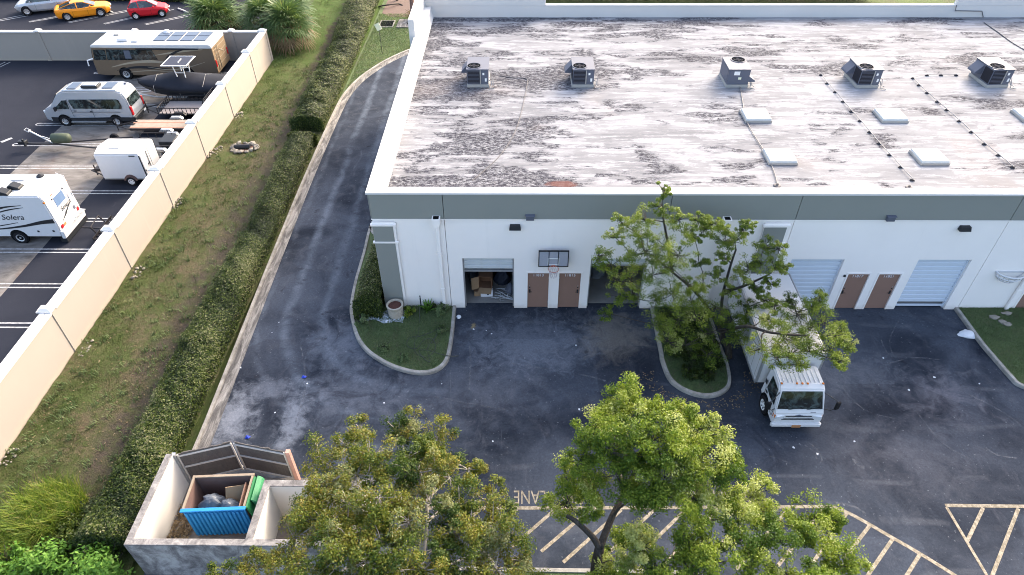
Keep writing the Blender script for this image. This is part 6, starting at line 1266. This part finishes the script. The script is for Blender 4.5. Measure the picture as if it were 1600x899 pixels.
# lawns in the kerbed islands
def lawn_blades(poly, n, lb, tone=.45):
    P0 = np.array(poly); x = rng.uniform(P0[:, 0].min(), P0[:, 0].max(), n); y = rng.uniform(P0[:, 1].min(), P0[:, 1].max(), n); k = in_poly(x, y, [tuple(q) for q in poly]); x, y = x[k], y[k]; N = len(x)
    o = blades('grass', np.stack([x, y, np.full(N, .10)], 1), rng.uniform(.04, .13, N), .014, .8, tone + .18 * np.sin(x * 2.3) * np.sin(y * 2.9) + rng.normal(0, .2, N), 'leaf_lawn'); tag(o, lb, 'grass', kind='stuff')
def inner(ln, extra=()): return [(p.x, p.y) for p in offset_line(ln, .2)] + list(extra)
lawn_blades([q for q in inner(ISL_A) if q[1] < .4] + [(-2.95, 0)], 26000, 'short grass in the kerbed island by the planter')
lawn_blades(inner(ISL_D), 30000, 'short grass in the kerbed bed under the foreground trees', .35)
lawn_blades(inner(ISL_B), 16000, 'short grass under the island tree', .3); lawn_blades(inner(ISL_C), 26000, 'short grass in the kerbed island at the right edge')
N = 30000; x = rng.uniform(-12.6, -6.5, N); y = rng.uniform(20.5, 39, N); k = np.array([in_poly(x, y, vg)]).ravel(); x, y = x[k], y[k]; o = blades('grass', np.stack([x, y, np.full(len(x), .03)], 1), rng.uniform(.06, .16, len(x)), .025, .8, .5 + .2 * np.sin(x) * np.sin(y * .7) + rng.normal(0, .2, len(x)), 'leaf_lawn'); tag(o, 'bright grass on the verge behind the bend of the drive', 'grass', kind='stuff')

# palms behind the corner of the wall
frond_me = {}
def fan_frond(kind, mat):
    """one costapalmate leaf: stalk and narrow drooping segments"""
    if (kind, mat) in frond_me: return frond_me[(kind, mat)]
    m = MB(); rs = random.Random(kind); m.tube([(0, 0, 0), (.45, 0, .12), (.85, 0, .12)], [.018, .014, .01], 4); n = 17
    for i in range(n):
        a = -1.9 + 3.8 * i / (n - 1); l = (.95 - .28 * abs(a) / 1.9) * rs.uniform(.85, 1.1); dr = .14 + .12 * abs(a) + rs.uniform(-.05, .12)
        b = Vector((.82, 0, .12)); d = Vector((math.cos(a), math.sin(a), 0)); s = Vector((-d.y, d.x, 0)) * .035
        p1 = b + d * l * .5 + Vector((0, 0, .02)); p2 = b + d * l * .85 - Vector((0, 0, dr * .35)); p3 = b + d * l + Vector((0, 0, -dr))
        m.add([b - s * .3, b + s * .3, p1 + s, p1 - s, p2 + s * .6, p2 - s * .6, p3], [(0, 1, 2, 3), (3, 2, 4, 5), (5, 4, 6)])
    me = bpy.data.meshes.new('frond'); me.from_pydata(m.v, [], m.f); me.materials.append(M[mat])
    at = me.attributes.new('tint', 'FLOAT', 'POINT'); at.data.foreach_set('value', [min(1, max(0, .45 + .25 * rs.gauss(0, 1))) for _ in m.v]); frond_me[(kind, mat)] = me; return me
def palm(x, y, h, n, lb, s=1.0):
    h = h * .62; n = int(n * 1.15); s = s * 1.3
    t = thing('palm_tree', lb, 'palm', (x, y, 0)); m = MB(); rings = [(x + .1 * math.sin(z * .8), y, z) for z in np.linspace(-.1, h, 8)]
    m.tube(rings, [.24, .22, .20, .19, .19, .2, .21, .16], 9).build('trunk', 'bark', t, world=True)
    m = MB()
    for k in range(26):
        z = h * (.35 + .6 * k / 26); a = k * 2.4; m.obox((x + .2 * math.cos(a), y + .2 * math.sin(a), z), .30, .08, .05, a, 0, -.9)
    m.build('boots', 'leaf_dead', t, world=True)
    for k in range(n):
        f = k / (n - 1); el = 1.4 - 2.0 * f; a = k * 2.399 + random.uniform(-.2, .2); dead = f > .82
        o = link('frond', fan_frond(k % 4, 'leaf_dead' if dead else 'leaf_palm'), t, True)
        o.location = (x + .1 * math.sin(h * .8), y, h + .1 - .35 * f); o.rotation_euler = (random.uniform(-.3, .3), -el * (.9 if not dead else 1.15), a); o.scale = (s, s, s); o.rotation_mode = 'XYZ'
for (x, y, h, n, lb, s) in ((-18.7, 31.4, 2.7, 44, 'palm with dead hanging fronds right behind the end of the cream wall', 1.15), (-20.9, 32.6, 2.7, 36, 'bushy palm between the wall corner palm and the dark gap', 1.1), (-25.2, 33.2, 2.3, 42, 'pale green palm behind the motorhome, nearest the car park', 1.25), (-26.4, 35.4, 2.2, 34, 'palm at the edge of the far car park', 1.1), (-19.6, 34.6, 3.0, 36, 'rear palm beyond the end of the cream wall', 1.15)):
    palm(x, y, h, n, lb, s)
for (x, y, r, h, lb, mt) in ((-22.8, 33.2, 1.2, 1.6, 'dark shrub between the palms behind the back wall', 'leaf_hedge2'), (-23.4, 36.5, 1.6, 1.8, 'grey green shrub behind the palms', 'leaf_hedge2'), (-21.5, 38, 1.5, 1.8, 'large shrub furthest behind the palms', 'leaf_hedge2'), (-27.5, 38, 1.3, 1.3, 'shrub behind the pale green palm', 'leaf_hedge')):
    shrub('shrub', lb, (x, y, -.05), r, h, 1500, mt, .16)
hedge('hedge', 'low hedge at the far edge of the car park', [(-60, 44.6), (-50, 44.4), (-40, 44), (-27, 43.2)], [(-60, 43.1), (-50, 43.0), (-40, 42.6), (-27, 42)], .8, 700, 'leaf_hedge', .15, .2, 7)
hedge('hedge', 'dark hedge on the ground behind the warehouse', [(0, 45.5), (10, 45.5), (22, 45.5), (34, 45.5)], [(0, 43.6), (10, 43.5), (22, 43.5), (34, 43.5)], 1.0, 900, 'leaf_hedge', .15, .25, 9)
# leaning trunk and thin stems beside the mulch bed
tb = gp(645, 22); t_ = thing('bare_tree', 'leaning reddish trunk with dry hanging fronds beside the raised parapet', 'tree', (-9.35, 37.4, 0))
MB().tube([(-9.35, 37.4, -.1), (-9.4, 37.9, 1.6), (-9.7, 38.8, 4.2)], [.22, .18, .14], 8).build('trunk', 'rust', t_, world=True)
for k in range(9):
    o = link('frond', fan_frond(k % 4, 'leaf_dead'), t_, True); o.location = (-9.1, 37.2, 1.5); o.rotation_euler = (0, 1.3 + .1 * k, k * .7)
tag(MB().tube(smooth_line([(-13.0, 41.0, .02), (-12.0, 40.6, .3), (-11.2, 41.4, .12), (-10.8, 41.2, .05)], 4), .06, 6).build('fallen_branch', 'bark'), 'crooked fallen branch on the mulch bed at the top', 'branch')
tw_ = thing('stump', 'thin brown stump standing in the mulch bed', 'stump', (-11.5, 42.6, 0)); MB().tube([(-11.5, 42.6, 0), (-11.45, 42.9, 1.2)], [.12, .10], 7).build('trunk', 'bark', tw_, world=True)

# ================================================================== SMALL THINGS
pt = thing('planter', 'ribbed stone planter filled with red mulch at the grey pilaster', 'planter', (-5.60, -.62, .11)); pt.scale = (1.15, 1.15, 1.1)
MB().lathe([(.24, 0), (.30, .02), (.30, .09), (.285, .10), (.30, .12), (.30, .21), (.285, .22), (.305, .24), (.305, .33), (.29, .34), (.31, .36), (.31, .45), (.295, .46), (.33, .49), (.345, .60), (.30, .62), (.27, .60), (.26, .50)], n=20).build('pot', 'pot', pt); MB().lathe([(.265, .49), (.262, .535), (.1, .56), (.01, .56)], n=14).build('mulch', 'soil', pt)
# silver plastic sheet heaped round the planter
gx, gy = np.meshgrid(np.linspace(-.95, .55, 26), np.linspace(-.28, .42, 14)); zz = .12 + .05 * np.abs(np.sin(gx * 9 + gy * 5) * np.sin(gy * 11 - gx * 3)) + rng.normal(0, .012, gx.shape)
m = MB(); m.v = [(-5.85 + a * 1.2 + .05 * math.sin(b * 9), -.80 + b * 1.25 * (.6 + .5 * abs(math.sin(a * 2.2 + 1.2))) + .06 * math.sin(a * 7), c) for a, b, c in zip(gx.ravel(), gy.ravel(), zz.ravel())]; m.f = [(j * 26 + i, j * 26 + i + 1, (j + 1) * 26 + i + 1, (j + 1) * 26 + i) for j in range(13) for i in range(25)]; m.mi = [0] * len(m.f)
tag(m.build('plastic_sheet', 'sheet'), 'crumpled silver plastic sheet lying around the planter', 'plastic sheet')
hp = [(655, 478, .9), (656, 500, .15), (654, 520, .13), (648, 535, .13), (650, 552, .14), (668, 558, .13), (680, 545, .15), (676, 530, .14), (662, 532, .13), (650, 545, .15), (636, 540, .13), (640, 528, .13), (655, 526, .14), (672, 520, .13), (684, 515, .13), (680, 528, .16), (668, 545, .13), (672, 565, .13), (662, 560, .15), (655, 548, .13), (670, 548, .13), (690, 554, .16), (706, 557, .18), (716, 556, .02)]
tag(MB().tube(smooth_line([gp(a, b, c) for a, b, c in hp], 6), .018, 5).build('garden_hose', 'hose'), 'loose coils of grey garden hose on the island grass', 'hose')
tp_ = thing('tap_post', 'thin dark tap post beside the white wall at the hose', 'tap', (gp(656, 500, .11).x, -.25, .11)); MB().tube([(0, 0, 0), (0, 0, .85)], .03, 6).build('post', 'dark', tp_); MB().tube([(0, 0, .8), (0, -.12, .8), (0, -.14, .72)], .02, 5).build('tap', 'steel', tp_)
ag = thing('agave', 'spiky pale agave against the wall beside the tap post', 'plant', (gp(668, 492, .11).x, -.36, .11))
me = None
for k in range(20):
    if me is None: o = MB().add([(-.03, 0, 0), (.03, 0, 0), (.05, .25, .18), (-.05, .25, .18), (0, .55, .30), (0, .25, .15)], [(0, 1, 5), (1, 2, 5), (2, 4, 5), (4, 3, 5), (3, 0, 5), (0, 3, 2, 1), (3, 4, 2)]).build('leaf', M['leaf_weed'], ag); me = o.data; at = me.attributes.new('tint', 'FLOAT', 'POINT'); at.data.foreach_set('value', [.6] * len(me.vertices))
    else: o = link('leaf', me, ag)
    o.rotation_euler = (random.uniform(.0, .7), 0, k * 2.4); o.scale = [random.uniform(.7, 1.15)] * 3
shrub('shrub', 'small yellowish shrub between the planter and the tap post', (gp(637, 503, .11).x, -.55, .11), .30, .45, 500, 'leaf_tall', .10, tone=.55)
shrub('shrub', 'low green plant right of the agave at the wall foot', (gp(688, 490, .11).x, -.4, .11), .38, .40, 600, 'leaf_lawn', .12, tone=.5); shrub('shrub', 'low green plant at the wall foot beside the downspout', (gp(676, 486, .11).x, -.2, .11), .25, .45, 350, 'leaf_hedge', .10)
# sign by the drive, drain grates, rocks
sg = thing('sign', 'small pale sign on a thin post in the verge grass', 'sign', (-10.95, 29.9, 0)); MB().tube([(0, 0, -.05), (0, 0, 2.2)], .028, 6).build('post', 'signpost', sg); MB().obox((-.05, -.03, 2.2), .50, .02, .52, R(-22), 0, R(-28)).build('sign_panel', 'sign', sg)
dr = thing('storm_drain', 'black storm drain grate with a concrete pad in the verge', 'drain', (-10.7, 36.5, .03)); MB().box(-.75, .55, -.85, .75, 0, .06).xf(lambda x, y, z: (x - .75, y, z)).build('frame', 'kerb', dr); MB().box(-1.38, -.30, -.72, .62, .061, .08).build('grate', 'drain', dr); MB().box(.10, 1.75, -1.0, .95, 0, .10).build('pad', 'gutter', dr); MB().lathe([(.28, .101), (.28, .115)], (1.2, -.1, 0), 14).build('lid', 'drain', dr)
rock_me = []
for k in range(4):
    bm = bmesh.new(); bmesh.ops.create_icosphere(bm, subdivisions=1, radius=1)
    for v in bm.verts: v.co *= random.uniform(.7, 1.15)
    me = bpy.data.meshes.new('rock'); bm.to_mesh(me); bm.free(); me.materials.append(M['rock']); rock_me.append(me)
def rocks(lb, cx, cy, n, sx, sy, s0, s1, ringed=False, nm='rock_pile'):
    z = float(swale_z(cx, cy)); t = thing(nm, lb, 'rocks', (cx, cy, z))
    for k in range(n):
        o = link('rock', rock_me[k % 4], t); a = 2 * PI * k / n + random.uniform(-.25, .25); q = random.uniform(.8, 1.05) if ringed else random.random() ** .5; s = random.uniform(s0, s1)
        o.location = (sx * q * math.cos(a), sy * q * math.sin(a), s * .35); o.scale = (s * random.uniform(.8, 1.4), s * random.uniform(.8, 1.3), s * random.uniform(.5, .9)); o.rotation_euler = (0, 0, random.uniform(0, 6))
    return t
t_ = rocks('ring of pale rocks around a dark pipe mouth in the grass', -17.5, 14.9, 22, .85, .6, .12, .22, True, 'rock_ring'); MB().tube([(-.55, -.1, .12), (.4, .0, .10)], .16, 10).build('pipe', 'dark', t_); MB().lathe([(.62, .0), (.6, .01)], (-.05, 0, .015), 14).build('bare_soil', 'soil', t_)
for (px, py), lb in zip(((135, 545), (215, 425), (276, 318), (325, 242), (12, 716), (374, 180), (340, 235)), ('pale rubble at the wall foot level with the watermark row of bays', 'pale rubble at the foot of the pilaster beside the white motorhome', 'pale rubble at the foot of the pilaster beside the cargo trailer', 'pale rubble at the wall foot beside the flat trailer', 'pale rubble where the wall leaves the photo at the left edge', 'pale rubble at the wall foot beside the covered boat', 'scattered stones between the wall and the rock ring')):
    if 'watermark' in lb: lb = 'pale rubble at the foot of the second pilaster from the left edge'
    c = gp(px, py); rocks(lb, c.x, c.y, 16, .28, .55, .035, .10)
o = thing('rock_pile', 'few flat pale stones on the right lawn by the downspout', 'rocks', (21.9, -.8, .11))
for k in range(6):
    q = link('rock', rock_me[k % 4], o); q.location = (random.uniform(-.5, .7), random.uniform(-.5, .4), .04); s = random.uniform(.08, .2); q.scale = (s * 1.4, s, s * .5)
# thin white plastic bag by the right kerb
heap_ = MB(); heap(heap_, (gp(1512, 523).x, gp(1512, 523).y, .01), .42, .28, .14, 16, 5); tag(heap_.build('plastic_bag', 'plasticbag', smooth=False), 'flat white plastic bag on the asphalt by the right kerb', 'plastic bag')
tag(heap(MB(), (gp(717, 496).x, gp(717, 496).y, .01), .11, .12, .10, 9, 4).build('paper_scrap', 'plasticbag'), 'white crumpled paper by the kerb end at the first bay', 'litter')
LIT = [(760, 517), (768, 522), (866, 518), (740, 515), (480, 600), (436, 504), (900, 540), (1245, 633), (1277, 710), (1300, 540), (1335, 690), (425, 520), (376, 575), (430, 645), (690, 600), (770, 690), (1240, 700), (980, 610), (1150, 700), (600, 630), (820, 560), (905, 640), (1420, 610), (1460, 590), (1530, 600), (1380, 560)]
me = None
for k, q in enumerate(LIT):
    c = gp(*q)
    if me is None: o = MB().add([(-.08, -.05, .006), (.07, -.06, .03), (.09, .05, .008), (-.05, .06, .035), (0, 0, .045)], [(0, 1, 4), (1, 2, 4), (2, 3, 4), (3, 0, 4), (3, 2, 1, 0)]).build('paper_scrap', 'plasticbag'); me = o.data
    else: o = link('paper_scrap', me)
    o.location = (c.x, c.y, .002); o.rotation_euler = (0, 0, random.uniform(0, 6)); o.scale = [random.uniform(.25, .7)] * 3; tag(o, 'small pale paper scrap lying on the dark asphalt', 'litter', 'paper scraps on the asphalt')
me = None
for q, lb in (((475, 590), 'blue plastic scrap on the drive, the upper of two'), ((387, 684), 'blue plastic scrap on the drive, near the gate')):
    c = gp(*q)
    if me is None: o = MB().add([(-.10, -.05, .006), (.08, -.08, .05), (.11, .06, .01), (-.06, .08, .05), (0, 0, .07)], [(0, 1, 4), (1, 2, 4), (2, 3, 4), (3, 0, 4), (3, 2, 1, 0)]).build('plastic_scrap', 'bluelitter'); me = o.data
    else: o = link('plastic_scrap', me)
    o.location = (c.x, c.y, .002); tag(o, lb, 'litter')
# fallen leaves round the island kerb
N = 260; a = rng.uniform(0, 2 * PI, N); C = np.stack([7.7 + (1.9 + np.abs(rng.normal(0, .45, N))) * np.cos(a), -3.9 - np.abs((1.6 + np.abs(rng.normal(0, .4, N))) * np.sin(a)), np.full(N, .012)], 1)
o = leafcloud('fallen_leaves', C, np.array([0, 0, 3.]), .08, .05, rng.random(N), 'leaf_dead'); tag(o, 'fallen leaves scattered on the asphalt round the tree island', 'leaves', kind='stuff')
